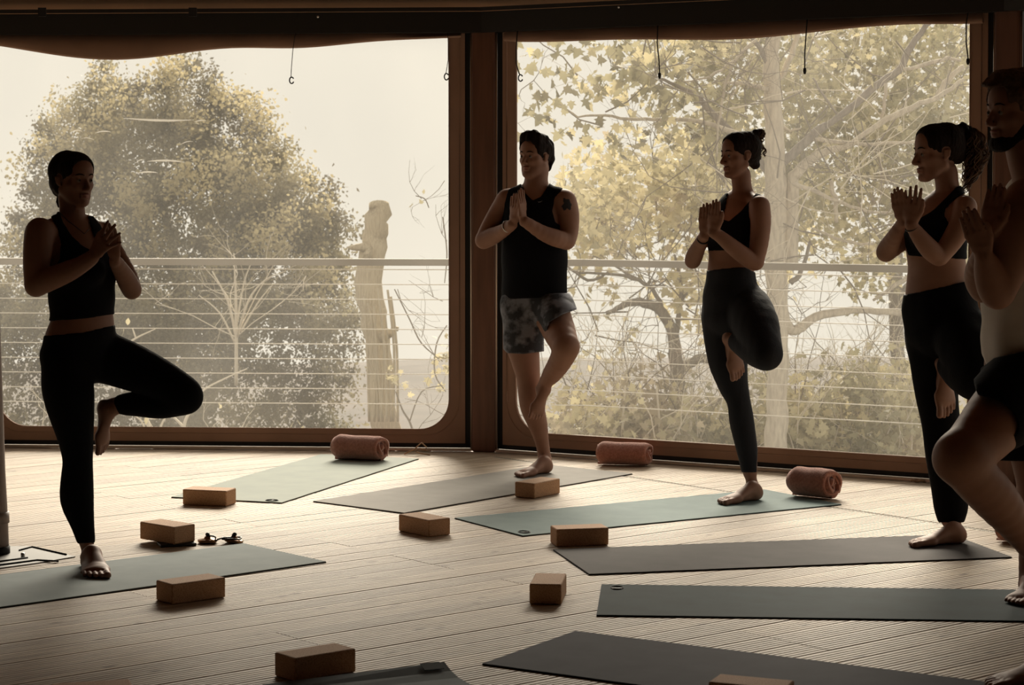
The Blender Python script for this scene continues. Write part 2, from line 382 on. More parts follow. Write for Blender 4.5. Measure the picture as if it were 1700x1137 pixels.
js = MB().box((*(sj*ex+(q_[0]+q_[-1])/2*ey), -.006), (.013, (q_[-1]-q_[0])/2, .004), U3(ex), U3(ey)).build('joint_strip', mat('joint_strip', (.30, .27, .22), .8), FLOOR)
# outer deck
od = MB(); n_ = 14; vs_ = []
for rr_ in (6.9, 8.72):
    for i in range(14): v = VERT[i]-CEN; v = nrm(v)*rr_+CEN; vs_.append((v[0], v[1], -.13))
od.add(vs_, [(i, (i+1) % 14, 14+(i+1) % 14, 14+i) for i in range(14)]); tag(od.build('terrace', mat('terrace_boards', (.3, .24, .18), .8, noise_scale=6, c2=(.22, .17, .12))), kind='structure')

# ------------------------------------------------------------------ mats, blocks, blankets
ML = .58; MLEN = 1.745
def yoga_mat(N, W, Fp, m, label, thick=.0055, lift=0.0, patch=False, swap=None, length=MLEN):
    a = floor_at(*N)[:2]; b = floor_at(*Fp)[:2]; wv = floor_at(*W)[:2]
    e1 = nrm(b-a); e2 = np.array([-e1[1], e1[0]]); e2 = e2 if e2.dot(wv-a) > 0 else -e2
    if swap:   # only the width edge is well seen
        e2 = nrm(wv-a); e1_ = np.array([-e2[1], e2[0]]); e1 = nrm(e1+(e1_ if e1_.dot(e1) > 0 else -e1_))
        e2 = np.array([-e1[1], e1[0]]); e2 = e2 if e2.dot(wv-a) > 0 else -e2
    root = empty('yoga_mat', (a[0], a[1], 0), label, 'mat', 'yoga mats on the deck')
    rg = random.Random(hash(label) % 1000 if False else len(label)*7)
    for (z0, z1, nm, mm, ins) in ((.0005, .0025+lift, 'underside', M['mat_edge'], 0), (.0025, thick, 'top_layer', m, .0015)):
        n = 24; vs_ = []; fs_ = []
        for k in range(n+1):
            t = ins+(length-2*ins)*k/n; j = .0025*math.sin(k*1.7+rg.random()*.6)
            for zz in (z0, z1):
                for s_ in (ins+j*.4, ML-ins+j*.4): p = a+e1*t+e2*s_; vs_.append((p[0], p[1], zz))
        for k in range(n):
            o_ = k*4; fs_ += [(o_, o_+4, o_+5, o_+1), (o_+2, o_+3, o_+7, o_+6), (o_, o_+2, o_+6, o_+4), (o_+1, o_+5, o_+7, o_+3)]
        fs_ += [(0, 1, 3, 2), (n*4, n*4+2, n*4+3, n*4+1)]
        TOPL = MB().add(vs_, fs_).build(nm, mm, root)
    if patch:
        cx, cy = patch; p = a+e1*cx+e2*cy
        pm = mat('mat_emblem', (.02, .022, .026), .6); mb = MB()
        # small dark emblem: a ring with a bar
        mb.tube([(p[0]+.022*cos(q)*e1[0]+.03*sin(q)*e2[0], p[1]+.022*cos(q)*e1[1]+.03*sin(q)*e2[1], thick+.0004) for q in np.linspace(0, 2*pi, 17)[:-1]], .0035, 4, closed=True)
        mb.box((p[0], p[1], thick+.0006), (.02, .004, .0006), U3(e1), U3(e2)); mb.build('emblem', pm, TOPL)
    return root
yoga_mat((468, 836), (283, 826), (691, 764), yoga('mat_sage', (.30, .34, .30), (.27, .31, .28)), 'pale sage yoga mat by the left window under the rolled blanket', patch=(.04, .07))
yoga_mat((671, 853), (522, 834), (1048, 788), yoga('mat_stone', (.26, .245, .22), (.23, .215, .195)), 'stone grey yoga mat under the man in patterned shorts')
yoga_mat((868, 891), (750, 862), (1403, 838), yoga('mat_seafoam', (.165, .235, .235), (.14, .205, .21)), 'blue green yoga mat under the woman with the hair bun', patch=(.05, .07))
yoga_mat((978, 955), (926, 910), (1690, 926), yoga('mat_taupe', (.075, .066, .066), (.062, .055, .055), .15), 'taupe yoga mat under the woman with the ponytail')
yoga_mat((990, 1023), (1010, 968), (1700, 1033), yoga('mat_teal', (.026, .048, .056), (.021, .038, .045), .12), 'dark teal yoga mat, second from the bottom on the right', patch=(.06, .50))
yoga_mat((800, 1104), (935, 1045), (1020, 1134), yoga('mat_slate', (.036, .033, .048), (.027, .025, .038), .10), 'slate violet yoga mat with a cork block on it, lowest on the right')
yoga_mat((542, 934), (396, 901), (0, 1010), yoga('mat_grey_green', (.21, .255, .26), (.18, .225, .23)), 'grey green yoga mat under the woman in the black crop top')
# mat at the lower edge with its end curled up
g_root = empty('yoga_mat', (*floor_at(733, 1118)[:2], 0), 'steel blue yoga mat with a curled end, cut by the lower picture edge', 'mat', 'yoga mats on the deck')
a = floor_at(736, 1116)[:2]; e1 = nrm(np.array([.42, -.9])); e2 = nrm(np.array([-.9, -.42]))
for nm, mm, dz in (('underside', M['mat_edge'], 0), ('top_layer', yoga('mat_steel', (.085, .11, .125), (.07, .09, .105)), .003)):
    n = 30; vs_ = []; fs_ = []
    for k in range(n+1):
        t = MLEN*k/n; lift = .028*max(0, 1-t/.16)**2
        for zz in (.0005, .003):
            for s_ in (0, ML): p = a+e1*(t+lift*.25)+e2*s_; vs_.append((p[0], p[1], dz+zz+lift*(1 if s_ == 0 else .55)))
    for k in range(n):
        o_ = k*4; fs_ += [(o_, o_+1, o_+5, o_+4), (o_+2, o_+6, o_+7, o_+3), (o_, o_+4, o_+6, o_+2), (o_+1, o_+3, o_+7, o_+5)]
    fs_ += [(0, 2, 3, 1), (n*4, n*4+1, n*4+3, n*4+2)]
    MB().add(vs_, fs_).build(nm, mm, g_root)
p = a+e1*.03+e2*.05; MB().box((p[0], p[1], .0300), (.02, .032, .0008), (e1[0], e1[1], -.3), U3(e2)).build('emblem', M['mat_edge'], g_root)

BL, BW, BH = .222, .114, .073
def cork_block(L, N, Rr, label, zb=0.0, zt=None):
    a, b, c = (floor_at(*q)[:2] for q in (L, N, Rr))
    l1, l2 = np.linalg.norm(a-b), np.linalg.norm(c-b); e1 = nrm(a-b); e2 = nrm(c-b)
    if l1 >= l2: ux = e1; uy = np.array([-e1[1], e1[0]]); uy = uy if uy.dot(e2) > 0 else -uy
    else: ux = e2; uy = np.array([-e2[1], e2[0]]); uy = uy if uy.dot(e1) > 0 else -uy
    c_ = b+ux*BL/2+uy*BW/2; ang = math.atan2(ux[1], ux[0])
    me = bpy.data.meshes.get('cork_block')
    if me is None: me = MB().box((0, 0, BH/2), (BL/2, BW/2, BH/2)).mesh('cork_block'); me.materials.append(M['cork'])
    o = bpy.data.objects.new('cork_block', me); col.objects.link(o); o.location = (c_[0], c_[1], zb); o.rotation_euler = (0, 0, ang); bevel(o, .006, 3)
    print('block', label[:30], round(l1, 3), round(l2, 3))
    return tag(o, label, 'block', 'cork yoga blocks')
cork_block((309, 838), (376, 841), (392, 837), 'cork block at the corner of the pale sage mat by the left window')
cork_block((242, 901), (289, 909), (327, 905), 'cork block propped on a flat black case beside the hand cymbals', .012)
cork_block((257, 999), (286, 1004), (371, 992), 'cork block at the near edge of the grey green mat')
cork_block((670, 883), (712, 892), (748, 888), 'cork block at the near corner of the stone grey mat')
cork_block((856, 825), (887, 828), (930, 819), 'cork block right in front of the bare foot of the man in shorts')
cork_block((913, 902), (924, 908), (1006, 905), 'cork block between the blue green mat and the taupe mat')
cork_block((878, 1003), (932, 1004), (940, 986), 'cork block standing end-on left of the dark teal mat')
cork_block((455, 1124), (490, 1133), (589, 1116), 'nearest whole cork block, on bare boards left of the curled mat')
def block_top(c, ang, label, zb): 
    o = bpy.data.objects.new('cork_block', bpy.data.meshes['cork_block']); col.objects.link(o); o.location = (c[0], c[1], zb); o.rotation_euler = (0, 0, ang); bevel(o, .006, 3); tag(o, label, 'block', 'cork yoga blocks')
bl = floor_at(1195, 1117, .08)[:2]; br = floor_at(1318, 1128, .08)[:2]; e = nrm(br-bl); pr = np.array([e[1], -e[0]]); block_top(bl+e*BL/2+pr*BW/2, math.atan2(e[1], e[0]), 'cork block on the slate violet mat, cut by the lower picture edge', .0056)
bl = floor_at(86, 1134, .073)[:2]; br = floor_at(215, 1126, .073)[:2]; e = nrm(br-bl); pr = np.array([e[1], -e[0]]); block_top(br-e*BL/2+pr*BW/2, math.atan2(e[1], e[0]), 'cork block in the lower left corner, only its top showing', 0)
c_ = floor_at(290, 908); tag(bevel(MB().box((c_[0]+.0, c_[1]+.05, .006), (.075, .045, .0058), (.94, .34, 0), (-.34, .94, 0)).build('flat_case', M['leather']), .003), 'flat black case lying under the propped cork block', 'case')

def blanket_roll(px, py, rpx, lpx, yaw, label, open_right=True, squash=.9):
    c = floor_at(px, py); Yc = c[1]; r = rpx*Yc/F; L = lpx*Yc/F
    root = empty('rolled_blanket', (c[0], c[1], 0), label, 'blanket', 'rolled blankets by the windows', rz=0)
    ax = np.array([cos(yaw), sin(yaw), 0]); sd = np.array([-sin(yaw), cos(yaw), 0]); up = np.array([0, 0, 1.])
    turns = 3.6; nt = 100; nl = 26; th = r/turns*.80; vs_ = []
    cen = c+up*(r*squash*.90)+sd*(r*.9)
    for k in range(nl+1):
        t = k/nl; l = (t-.5)*L; endr = 1-.16*max(0, (abs(t-.5)-.40)/.10)**2
        lump = 1+.025*sin(t*5+px)+.012*sin(t*13)
        for side in (0, 1):
            for i in range(nt+1):
                a_ = i/nt*turns*2*pi; rad = (.008+(r-.008)*(i/nt))*lump*(1 if i/nt < .7 else endr)-side*th*(.9 if i/nt > .08 else .4)
                wob = 1+.02*sin(2*a_+k*.1)+(.012*sin(5*a_))*(i/nt)
                q = -a_+2.2
                zz = rad*wob*sin(q)*squash
                vs_.append(cen+ax*(l+.012*sin(a_*1.3)*(1 if k in (0, nl) else 0))+sd*rad*wob*cos(q)+up*zz)
    m = nt+1; S = 2*m; fs_ = []
    for k in range(nl):
        for i in range(nt):
            fs_.append((k*S+i, (k+1)*S+i, (k+1)*S+i+1, k*S+i+1)); fs_.append((k*S+m+i, k*S+m+i+1, (k+1)*S+m+i+1, (k+1)*S+m+i))
        fs_.append((k*S+nt, (k+1)*S+nt, (k+1)*S+m+nt, k*S+m+nt)); fs_.append((k*S, k*S+m, (k+1)*S+m, (k+1)*S))
    for i in range(nt): fs_.append((i, i+1, m+i+1, m+i)); fs_.append((nl*S+i, nl*S+m+i, nl*S+m+i+1, nl*S+i+1))
    vs_ = [np.array([v[0], v[1], max(v[2], .0062)]) for v in vs_]
    o = MB().add(vs_, fs_).build('rolled_cloth', M['blanket'], root, True); o.name = 'rolled_cloth'
blanket_roll(587, 768, 27, 84, R(-20), 'terracotta blanket roll on the pale sage mat, left of the corner post')
blanket_roll(1033, 776, 25, 84, R(-12), 'terracotta blanket roll against the right window, behind the man in shorts')
blanket_roll(1336, 830, 32, 74, R(-38), 'terracotta blanket roll on the end of the blue green mat')
blanket_roll(1698, 905, 26, 84, R(-20), 'terracotta blanket roll half hidden behind the calf of the man at the right edge')
# faint debris by the wall on the right
jr = MB(); q0 = floor_at(1527, 801); jr.tube([q0+np.array([(t-.5)*.09, .01*sin(t*9)+.0*t, .008+.004*sin(t*14)]) for t in np.linspace(0, 1, 18)], .005, 6)
tag(jr.build('knotted_cord', M['jute'], None, True), 'short knotted cord lying along the base of the right window', 'cord', 'cords on the floor')
jr = MB(); P = [(671, 754), (678, 750), (688, 746), (696, 738), (700, 735), (708, 742), (707, 747), (697, 744), (690, 749), (699, 753), (714, 755)]
jr.tube([at(x, y, floor_at(x, 755)[1]-.02) for x, y in P], .004, 6); tag(jr.build('looped_cord', M['jute'], None, True), 'looped jute cord against the base of the left window, right of the blanket', 'cord', 'cords on the floor')
# hanging cords of the blinds
def wall_point(i, px, py, off=.05):
    a, u, n = frame(i); d = ray(px, py); n3 = U3(n); pl = wp(a, u, n, 0, 0, off); C0 = np.array([0, 0, H_CAM]); s_ = (pl-C0).dot(n3)/d.dot(n3); return C0+d*s_
for (i, P, lab, loop) in ((0, [(491, 52), (489, 62), (486, 85), (484, 110), (483, 128)], 'thin cord with a black toggle over the middle of the left window', 1),
    (0, [(743, 45), (744, 70), (744, 100), (741, 118), (740, 122)], 'thin cord with a black toggle at the right end of the left window', 1),
    (1, [(859, 45), (857, 80), (857, 105), (861, 120), (863, 124)], 'black cord with a ring toggle at the left end of the right window', 1),
    (1, [(1092, 38), (1091, 70), (1094, 100), (1095, 120)], 'black cord with a toggle over the left half of the right window', 0),
    (1, [(1340, 26), (1338, 60), (1336, 90), (1336, 112)], 'black cord with a toggle over the right half of the right window', 0),
    (1, [(1607, 10), (1604, 40), (1604, 70), (1607, 96)], 'black cord with a toggle at the right end of the right window', 0)):
    pts = [wall_point(i, x, y) for x, y in P]; root = empty('blind_cord', pts[0], lab, 'cord', 'cords of the blinds')
    pts[0][2] = min(pts[0][2], ZB+.002)
    MB().tube(pts, .0022 if loop and i == 0 else .0036, 6).build('cord', M['cord'], root, True)
    e = pts[-1]
    if loop:
        MB().tube([e+np.array([.012*cos(q)+.004, 0, -.018+.018*sin(q)]) for q in np.linspace(.5, 2*pi-.4, 12)], .004, 6).build('ring_toggle', M['black'], root, True)
    else: MB().lathe([(.003, .0), (.008, -.006), (.009, -.02), (.005, -.034)], e, 10).build('toggle', M['black'], root, True)
# pair of hand cymbals tied with a leather cord
hc = floor_at(366, 902); root = empty('hand_cymbals', (hc[0], hc[1], 0), 'pair of small bronze hand cymbals tied with black leather cord', 'cymbals')
for dx, dy_, tl in ((-.055, .01, 0), (.05, .02, .2)):
    c_ = np.array([hc[0]+dx, hc[1]+dy_, .001]); ax = (tl, 0, 1)
    MB().lathe([(.010, .0), (.036, .001), (.040, .006), (.041, .013), (.036, .016), (.016, .018), (.012, .026), (.004, .030)], c_, 28, ax).build('cymbal', M['brass'], root, True); cy_ = col.objects[-1]
    MB().lathe([(.004, .028), (.009, .031), (.009, .038), (.003, .043)], c_, 12, ax).build('knot', M['leather'], cy_, True)
pts = [hc+np.array([-.055+.1*t+.012*sin(9*t), .012-.02*sin(pi*t), .030-.02*sin(pi*t)+.01*abs(sin(7*t))]) for t in np.linspace(0, 1, 22)]
MB().tube(pts, .0035, 6).build('leather_cord', M['leather'], root, True)
pts = [hc+np.array([.045+.04*cos(q), .01+.03*sin(q), .020+.002*sin(3*q)]) for q in np.linspace(0, 2*pi, 20)[:-1]]
MB().tube(pts, .0035, 6, closed=True).build('leather_cord', M['leather'], root, True)
# leaning stand at the left edge: pole, collar, foot plate, bars
b0 = floor_at(-6, 920); root = empty('steel_stand', (b0[0], b0[1], 0), 'pale leaning pole on a steel floor plate at the left edge', 'stand')
Yp = b0[1]; pm = mat('pale_pole', (.42, .34, .30), .5, noise_scale=30, c2=(.32, .25, .22), stretch=(1, 1, .05))
MB().tube([at(-6, 918, Yp), at(-7, 860, Yp), at(-10, 780, Yp), at(-17, 560, Yp), at(-48, -340, Yp)], [21*Yp/F, 20*Yp/F, 18.5*Yp/F, 18*Yp/F, 17*Yp/F], 24).build('pole', pm, root, True)
MB().tube([at(-7.0, 868, Yp), at(-7.4, 850, Yp)], 22.5*Yp/F, 24).build('collar', pm, root, True)
MB().tube([at(-6, 920, Yp), at(-6, 906, Yp)], 22.5*Yp/F, 24).build('sleeve', M['black'], root, True)
q = [floor_at(*p_)[:2] for p_ in ((-60, 945), (60, 908), (112, 924), (20, 932))]
def bar(P, r=.004, nm='bar', m=None): MB().tube([floor_at(*p_)+np.array([0, 0, .006]) for p_ in P], r, 6).build(nm, m or M['black'], root, True)
bar([(32, 916), (54, 910), (110, 923)]); bar([(-20, 937), (46, 928)]); bar([(-20, 943), (62, 932), (97, 934)])
q1 = floor_at(-60, 925); pl = MB().add([(*floor_at(x, y)[:2], z) for z in (.001, .004) for x, y in ((-80, 935), (-60, 908), (56, 908), (125, 925), (60, 936), (-60, 952))], [(0, 5, 4, 3, 2, 1), (6, 7, 8, 9, 10, 11)]+[(i, (i+1) % 6, 6+(i+1) % 6, 6+i) for i in range(6)])
pl.build('floor_plate', mat('grey_plate', (.20, .195, .185), .6), root)
bq = floor_at(38, 927); MB().lathe([(.006, 0), (.0085, .002), (.0085, .02), (.006, .023)], bq, 12).build('bolt', M['steel'], root, True)
# ------------------------------------------------------------------ outside: railing, trees, shrubs, far slope
rail_r = 6.68+1.95
RV = [CEN+nrm(v-CEN)*rail_r/cos(pi/14) for v in VERT]
root = empty('terrace_railing', (*RV[1], 0), 'weathered timber handrail with ten horizontal steel cables around the terrace', 'railing')
for i in (12, 13, 0, 1, 2, 3):
    a, b = RV[i], RV[(i+1) % 14]; u = nrm(b-a); n = np.array([-u[1], u[0]]); L = np.linalg.norm(b-a); c = (a+b)/2
    hr_ = MB().box((c[0], c[1], .985), (L/2, .04, .022), U3(u), U3(n)).build('handrail', M['handrail'], root)
    for k in range(10):
        z = .05+.0985*k; MB().tube([(a[0], a[1], z), (b[0], b[1], z)], .0032, 5).build('cable', M['wire'], root, True)
for px in (-95, 806, 1660):      # uprights stand behind the tent posts
    d_ = ray(px, 440); best = None
    for i in (12, 13, 0, 1, 2):
        a, b = RV[i], RV[(i+1) % 14]; Mx = np.array([[d_[0], -(b-a)[0]], [d_[1], -(b-a)[1]]]); t_ = np.linalg.solve(Mx, a)
        if t_[0] > 5 and 0 <= t_[1] <= 1: best = a+(b-a)*t_[1]
    if best is not None: MB().box((best[0], best[1], .42), (.035, .035, .55)).build('railing_post', M['handrail'], root)
bark = mat('pale_bark', (.66, .58, .46), .9, noise_scale=14, c2=(.48, .41, .33), stretch=(3, 3, .8), bump=.8, bump_scale=30)
bark_d = mat('grey_bark', (.36, .315, .27), .9, noise_scale=14, c2=(.26, .225, .195), stretch=(3, 3, .8), bump=.8, bump_scale=30)
twigm = mat('bare_twigs', (.72, .64, .52), .8); twig_d = mat('dark_twigs', (.26, .22, .18), .9)
straw = mat('straw_bark', (.74, .64, .47), .95, noise_scale=20, c2=(.58, .48, .34), stretch=(6, 6, .5), bump=.9, bump_scale=60)
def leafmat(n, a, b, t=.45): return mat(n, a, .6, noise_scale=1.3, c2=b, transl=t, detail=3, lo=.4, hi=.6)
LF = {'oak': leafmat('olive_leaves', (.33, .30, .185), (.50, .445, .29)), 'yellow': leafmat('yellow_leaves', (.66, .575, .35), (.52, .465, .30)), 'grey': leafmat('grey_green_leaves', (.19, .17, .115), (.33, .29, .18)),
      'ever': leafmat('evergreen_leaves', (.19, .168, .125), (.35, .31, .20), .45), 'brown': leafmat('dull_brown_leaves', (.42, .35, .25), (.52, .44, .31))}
SIMPLE = np.array([(0, 0, 0), (.28, .32, .06), (.30, .62, .03), (0, 1, -.06), (-.30, .62, .03), (-.28, .32, .06)])
QUAD = np.array([(0, 0, 0), (.30, .48, .05), (0, 1, -.05), (-.30, .48, .05)])
LOBED = np.array([(0, 0, 0), (.16, .16, 0), (.46, .14, .05), (.30, .34, 0), (.55, .58, .08), (.24, .56, 0), (.20, .78, .02), (0, 1.05, -.08), (-.20, .78, .02), (-.24, .56, 0), (-.55, .58, .08), (-.30, .34, 0), (-.46, .14, .05), (-.16, .16, 0)])
def frames(n, down=.3):
    a = rng.normal(size=(n, 3)); a[:, 2] -= down; a /= np.linalg.norm(a, axis=1)[:, None]
    b = rng.normal(size=(n, 3)); b[:, 1] *= 1.4; b -= (b*a).sum(1)[:, None]*a; b /= np.linalg.norm(b, axis=1)[:, None]
    return np.stack([np.cross(a, b), a, b], 2)
def leaves(name, C, size, m, parent, shape=SIMPLE, down=.3, kind='stuff'):
    C = np.asarray(C); n = len(C); Fm = frames(n, down); s = size*rng.uniform(.6, 1.25, n)
    T = np.einsum('nij,kj->nki', Fm, shape)*s[:, None, None]+C[:, None, :]
    V = T.reshape(-1, 3); Q = np.arange(len(V)).reshape(n, len(shape))
    t = np.array([0., 0, 0]); p = parent
    while p: t += np.array(p.location); p = p.parent
    o = link(name, mesh_np(name, V-t, Q, False), m, parent); return tag(o, kind=kind)
def clumps(spec, nleaf, cr, spread=1.0, shell=.55):
    """spec: (px, py, rpx, Y) blobs -> leaf centres gathered in small tufts on and in the blob"""
    out = []
    for px, py, rp, Y in spec:
        c = at(px, py, Y); r = rp*Y/F; nt = max(3, int(spread*(r/cr)**2*3))
        d = rng.normal(size=(nt, 3)); d /= np.linalg.norm(d, axis=1)[:, None]; rad = r*(shell+(1-shell)*rng.random(nt)**.5)
        tc = c+d*rad[:, None]*np.array([1, .8, .9])
        for q in tc: out.append(q+rng.normal(size=(max(2, int(nleaf*rng.uniform(.5, 1.5))), 3))*cr*rng.uniform(.3, .6))
    return np.concatenate(out)
def pxtube(P, Y, m, name, parent, n=8, jit=0):
    pts = []; rr_ = []
    for k, p in enumerate(P):
        y = Y+(p[3] if len(p) > 3 else 0); pts.append(at(p[0], p[1], y)); rr_.append(p[2]*y/F)
    # smooth the polyline
    if len(pts) > 2:
        Q = []; S = []; m_ = len(pts)
        for i in range(m_-1):
            p0, p1, p2, p3 = pts[max(i-1, 0)], pts[i], pts[i+1], pts[min(i+2, m_-1)]
            for t in (0, .25, .5, .75):
                Q.append(.5*((2*p1)+(-p0+p2)*t+(2*p0-5*p1+4*p2-p3)*t*t+(-p0+3*p1-3*p2+p3)*t**3)); S.append(rr_[i]*(1-t)+rr_[i+1]*t)
        Q.append(pts[-1]); S.append(rr_[-1]); pts, rr_ = Q, S
    if jit: pts = [p+rng.normal(size=3)*jit for p in pts]
    return MB().tube(pts, rr_, n).build(name, m, parent, True)
def twigs(parent, m, spec, name='twigs', Yr=(0, 0), n=6):
    mb = MB()
    def grow(p, d, L, r, lv):
        pts = [p]; k = 4
        for i in range(k):
            d = nrm(d+rng.normal(size=3)*.22+np.array([0, 0, .05])); pts.append(pts[-1]+d*L/k)
        mb.tube(pts, [r*(1-.6*i/k) for i in range(k+1)], 4, cap=False)
        if lv > 0:
            for i in range(rng.integers(2, 4)):
                j = rng.integers(1, k+1); grow(pts[j], nrm(d+rng.normal(size=3)*.75), L*rng.uniform(.45, .75), r*.6, lv-1)
    for px, py, Y, dx, dz, L, r, lv in spec: grow(at(px, py, Y), nrm(np.array([dx, rng.normal()*.3, dz])), L, r, lv)
    return tag(mb.build(name, m, parent, True), kind='stuff')
# far slope
V = []; nx, ny = 60, 26
for j in range(ny+1):
    t = j/ny; Y = 15+75*t**1.4
    for i in range(nx+1):
        X = (i/nx-.5)*(40+90*t); base = -1.2-3.9*min(1, t*1.1)**.8 if t < .93 else -5.1-(t-.93)*160
        V.append((X, Y, base+.35*noise.noise((X*.11, Y*.07, 0))+.5*noise.noise((X*.05, 3, 0))*t))
Q = [(j*(nx+1)+i, j*(nx+1)+i+1, (j+1)*(nx+1)+i+1, (j+1)*(nx+1)+i) for j in range(ny) for i in range(nx)]
tag(link('hillside', mesh_np('hillside', V, Q), mat('dry_scrub_ground', (.085, .07, .06), .95, noise_scale=.9, c2=(.05, .042, .036), bump=.6, bump_scale=4)), kind='structure')

# big round evergreen in the left window
t0 = at(330, 900, 25); root = empty('evergreen_tree', t0, 'large rounded evergreen tree filling the lower part of the left window', 'tree', 'trees beyond the terrace')
pxtube([(330, 900, 22), (325, 700, 18), (310, 560, 14), (290, 430, 9), (260, 300, 5)], 25, bark_d, 'trunk', root)
for P in ([(325, 700, 12), (400, 560, 8), (450, 440, 5), (480, 380, 2)], [(320, 660, 11), (220, 540, 8), (150, 420, 5), (110, 330, 2)], [(310, 560, 8), (360, 420, 5), (370, 300, 2)]): pxtube(P, 25, bark_d, 'branch', root)
spec = [(200, 165, 70, 25.5), (300, 175, 85, 25), (130, 235, 75, 25.5), (85, 300, 62, 25), (235, 260, 110, 25), (375, 235, 82, 25.5), (430, 310, 90, 25), (500, 365, 80, 24.5), (555, 405, 55, 24.5), (330, 360, 130, 24.6), (170, 360, 110, 24.8), (60, 400, 60, 25), (450, 440, 110, 24.4), (300, 500, 140, 24.5), (110, 510, 110, 24.6), (530, 500, 70, 24.5), (20, 500, 50, 25)]
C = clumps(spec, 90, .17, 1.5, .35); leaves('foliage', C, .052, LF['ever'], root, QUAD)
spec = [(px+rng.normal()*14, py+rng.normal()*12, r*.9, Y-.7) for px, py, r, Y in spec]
C = clumps(spec, 90, .22, .45, .95); leaves('painted_lit_foliage', C, .05, leafmat('painted_lit_evergreen', (.56, .48, .29), (.42, .36, .22), .5), root)  # sunlight on the outer puffs painted in as a paler leaf colour
root = empty('dark_undergrowth', at(300, 760, 22), 'dense dark scrub behind the terrace cables in the left window', 'shrub', 'shrubs beyond the terrace')
spec = [(x, y, 60, 22.5+rng.random()) for x in range(-10, 600, 62) for y in (520, 590, 660, 730, 790)]
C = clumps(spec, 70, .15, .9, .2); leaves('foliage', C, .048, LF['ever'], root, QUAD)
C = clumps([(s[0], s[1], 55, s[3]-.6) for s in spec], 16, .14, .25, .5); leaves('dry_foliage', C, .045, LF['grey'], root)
pxtube([(300, 760, 5), (302, 700, 4), (296, 640, 2)], 22, bark_d, 'stem', root)
root = empty('bare_shrub', at(395, 640, 20.5), 'fan of pale bare branches rising in the middle of the left window', 'shrub', 'shrubs beyond the terrace')
for P in ([(392, 640, 3.2), (392, 540, 3), (391, 480, 2), (388, 420, 1)], [(392, 560, 2.6), (378, 500, 2), (352, 450, 1)], [(394, 560, 2.6), (412, 500, 2), (440, 465, 1.4), (475, 450, .7)], [(393, 540, 2), (405, 470, 1.4), (420, 430, .7)], [(400, 550, 2), (430, 500, 1.5), (455, 470, .7)], [(390, 570, 2), (365, 520, 1.5), (330, 490, .7)]): pxtube(P, 20.5, twigm, 'branch', root, 6)
twigs(root, twigm, [(392, 560, 20.5, dx, 1, .9, .006, 2) for dx in (-.9, -.5, -.2, .3, .6, 1)])
root = empty('bare_shrub', at(300, 760, 16.2), 'pale forked bare twigs low in the left window behind the bent knee', 'shrub', 'shrubs beyond the terrace')
for P in ([(300, 770, 3.5), (306, 705, 3), (318, 680, 2.6), (335, 650, 2), (370, 630, 1.6), (410, 612, 1.2)], [(306, 710, 2.6), (285, 690, 2), (270, 685, 1)], [(262, 740, 2.2), (268, 705, 2), (285, 680, 1)], [(250, 735, 2), (235, 700, 1.5), (222, 690, .8)], [(206, 574, 2.2), (228, 560, 1.8), (258, 546, 1)], [(206, 577, 2.4), (190, 560, 2), (170, 545, 1)], [(226, 563, 1.6), (220, 545, 1)]): pxtube(P, 16.2, twigm, 'branch', root, 6)
twigs(root, twigm, [(x, 745, 16.2, dx, .8, .35, .005, 2) for x, dx in ((230, .4), (270, -.5), (330, .5), (365, -.3), (390, .6), (60, .3), (110, -.4))])
pxtube([(214, 580, 2.5), (245, 700, 3), (262, 770, 3.2)], 16.2, twigm, 'stem', root, 6)
C = np.array([at(x, y, 16.1) for x, y in ((205, 545), (212, 540), (362, 668), (368, 672), (245, 690), (484, 708), (499, 704), (504, 706), (603, 703), (608, 700), (615, 706))]); leaves('yellow_leaves', C, .06, LF['yellow'], root, kind=None)
# leaning trunk
root = empty('broken_trunk', at(640, 760, 17), 'leaning straw coloured tree trunk with a broken top, right half of the left window', 'tree', 'trees beyond the terrace')
pxtube([(645, 800, 27), (640, 715, 25), (632, 640, 21), (625, 560, 21), (613, 480, 23), (617, 420, 22), (625, 375, 20), (630, 340, 17)], 17, straw, 'trunk', root, 14, .012)
pxtube([(618, 425, 12), (600, 408, 7), (576, 412, 2)], 16.9, straw, 'stub', root, 8, .01)
pxtube([(640, 560, 9), (652, 548, 6), (657, 545, 3)], 16.9, straw, 'stub', root, 8, .01)
for k in range(9): x = 605+k*5.5; pxtube([(x, 470+rng.random()*60, 2.2), (x+8+rng.normal()*3, 580, 2.4), (x+14+rng.normal()*4, 700, 2.4)], 16.72+abs(k-4)*.02, straw, 'bark_strand', root, 6)
# vine right of it
root = empty('wiry_vine', at(700, 760, 15.6), 'thin wiry vine with few yellow leaves at the right end of the left window', 'shrub', 'shrubs beyond the terrace')
for P in ([(655, 480, 1), (680, 530, 1.2), (700, 570, 1.3), (735, 600, 1)], [(742, 540, 1), (725, 570, 1.3), (722, 620, 1.3), (740, 650, 1)], [(657, 650, 1), (668, 680, 1.6), (680, 700, 1.8), (690, 730, 2)], [(735, 640, 1), (700, 650, 1.2), (680, 700, 1.2)], [(690, 325, .8), (705, 330, 1), (712, 345, .8)], [(735, 360, 1), (742, 420, 1.2), (738, 470, .8)]): pxtube(P, 15.6, twig_d, 'vine_stem', root, 5)
twigs(root, twig_d, [(x, y, 15.6, dx, dz, .35, .003, 2) for x, y, dx, dz in ((700, 330, -.4, .2), (742, 400, -.4, .6), (735, 500, -.6, .5), (700, 560, .3, .6), (730, 600, -.3, .5), (740, 690, -.5, .6), (690, 720, .3, .8), (660, 480, .3, -.6), (738, 300, -.3, -.4))])
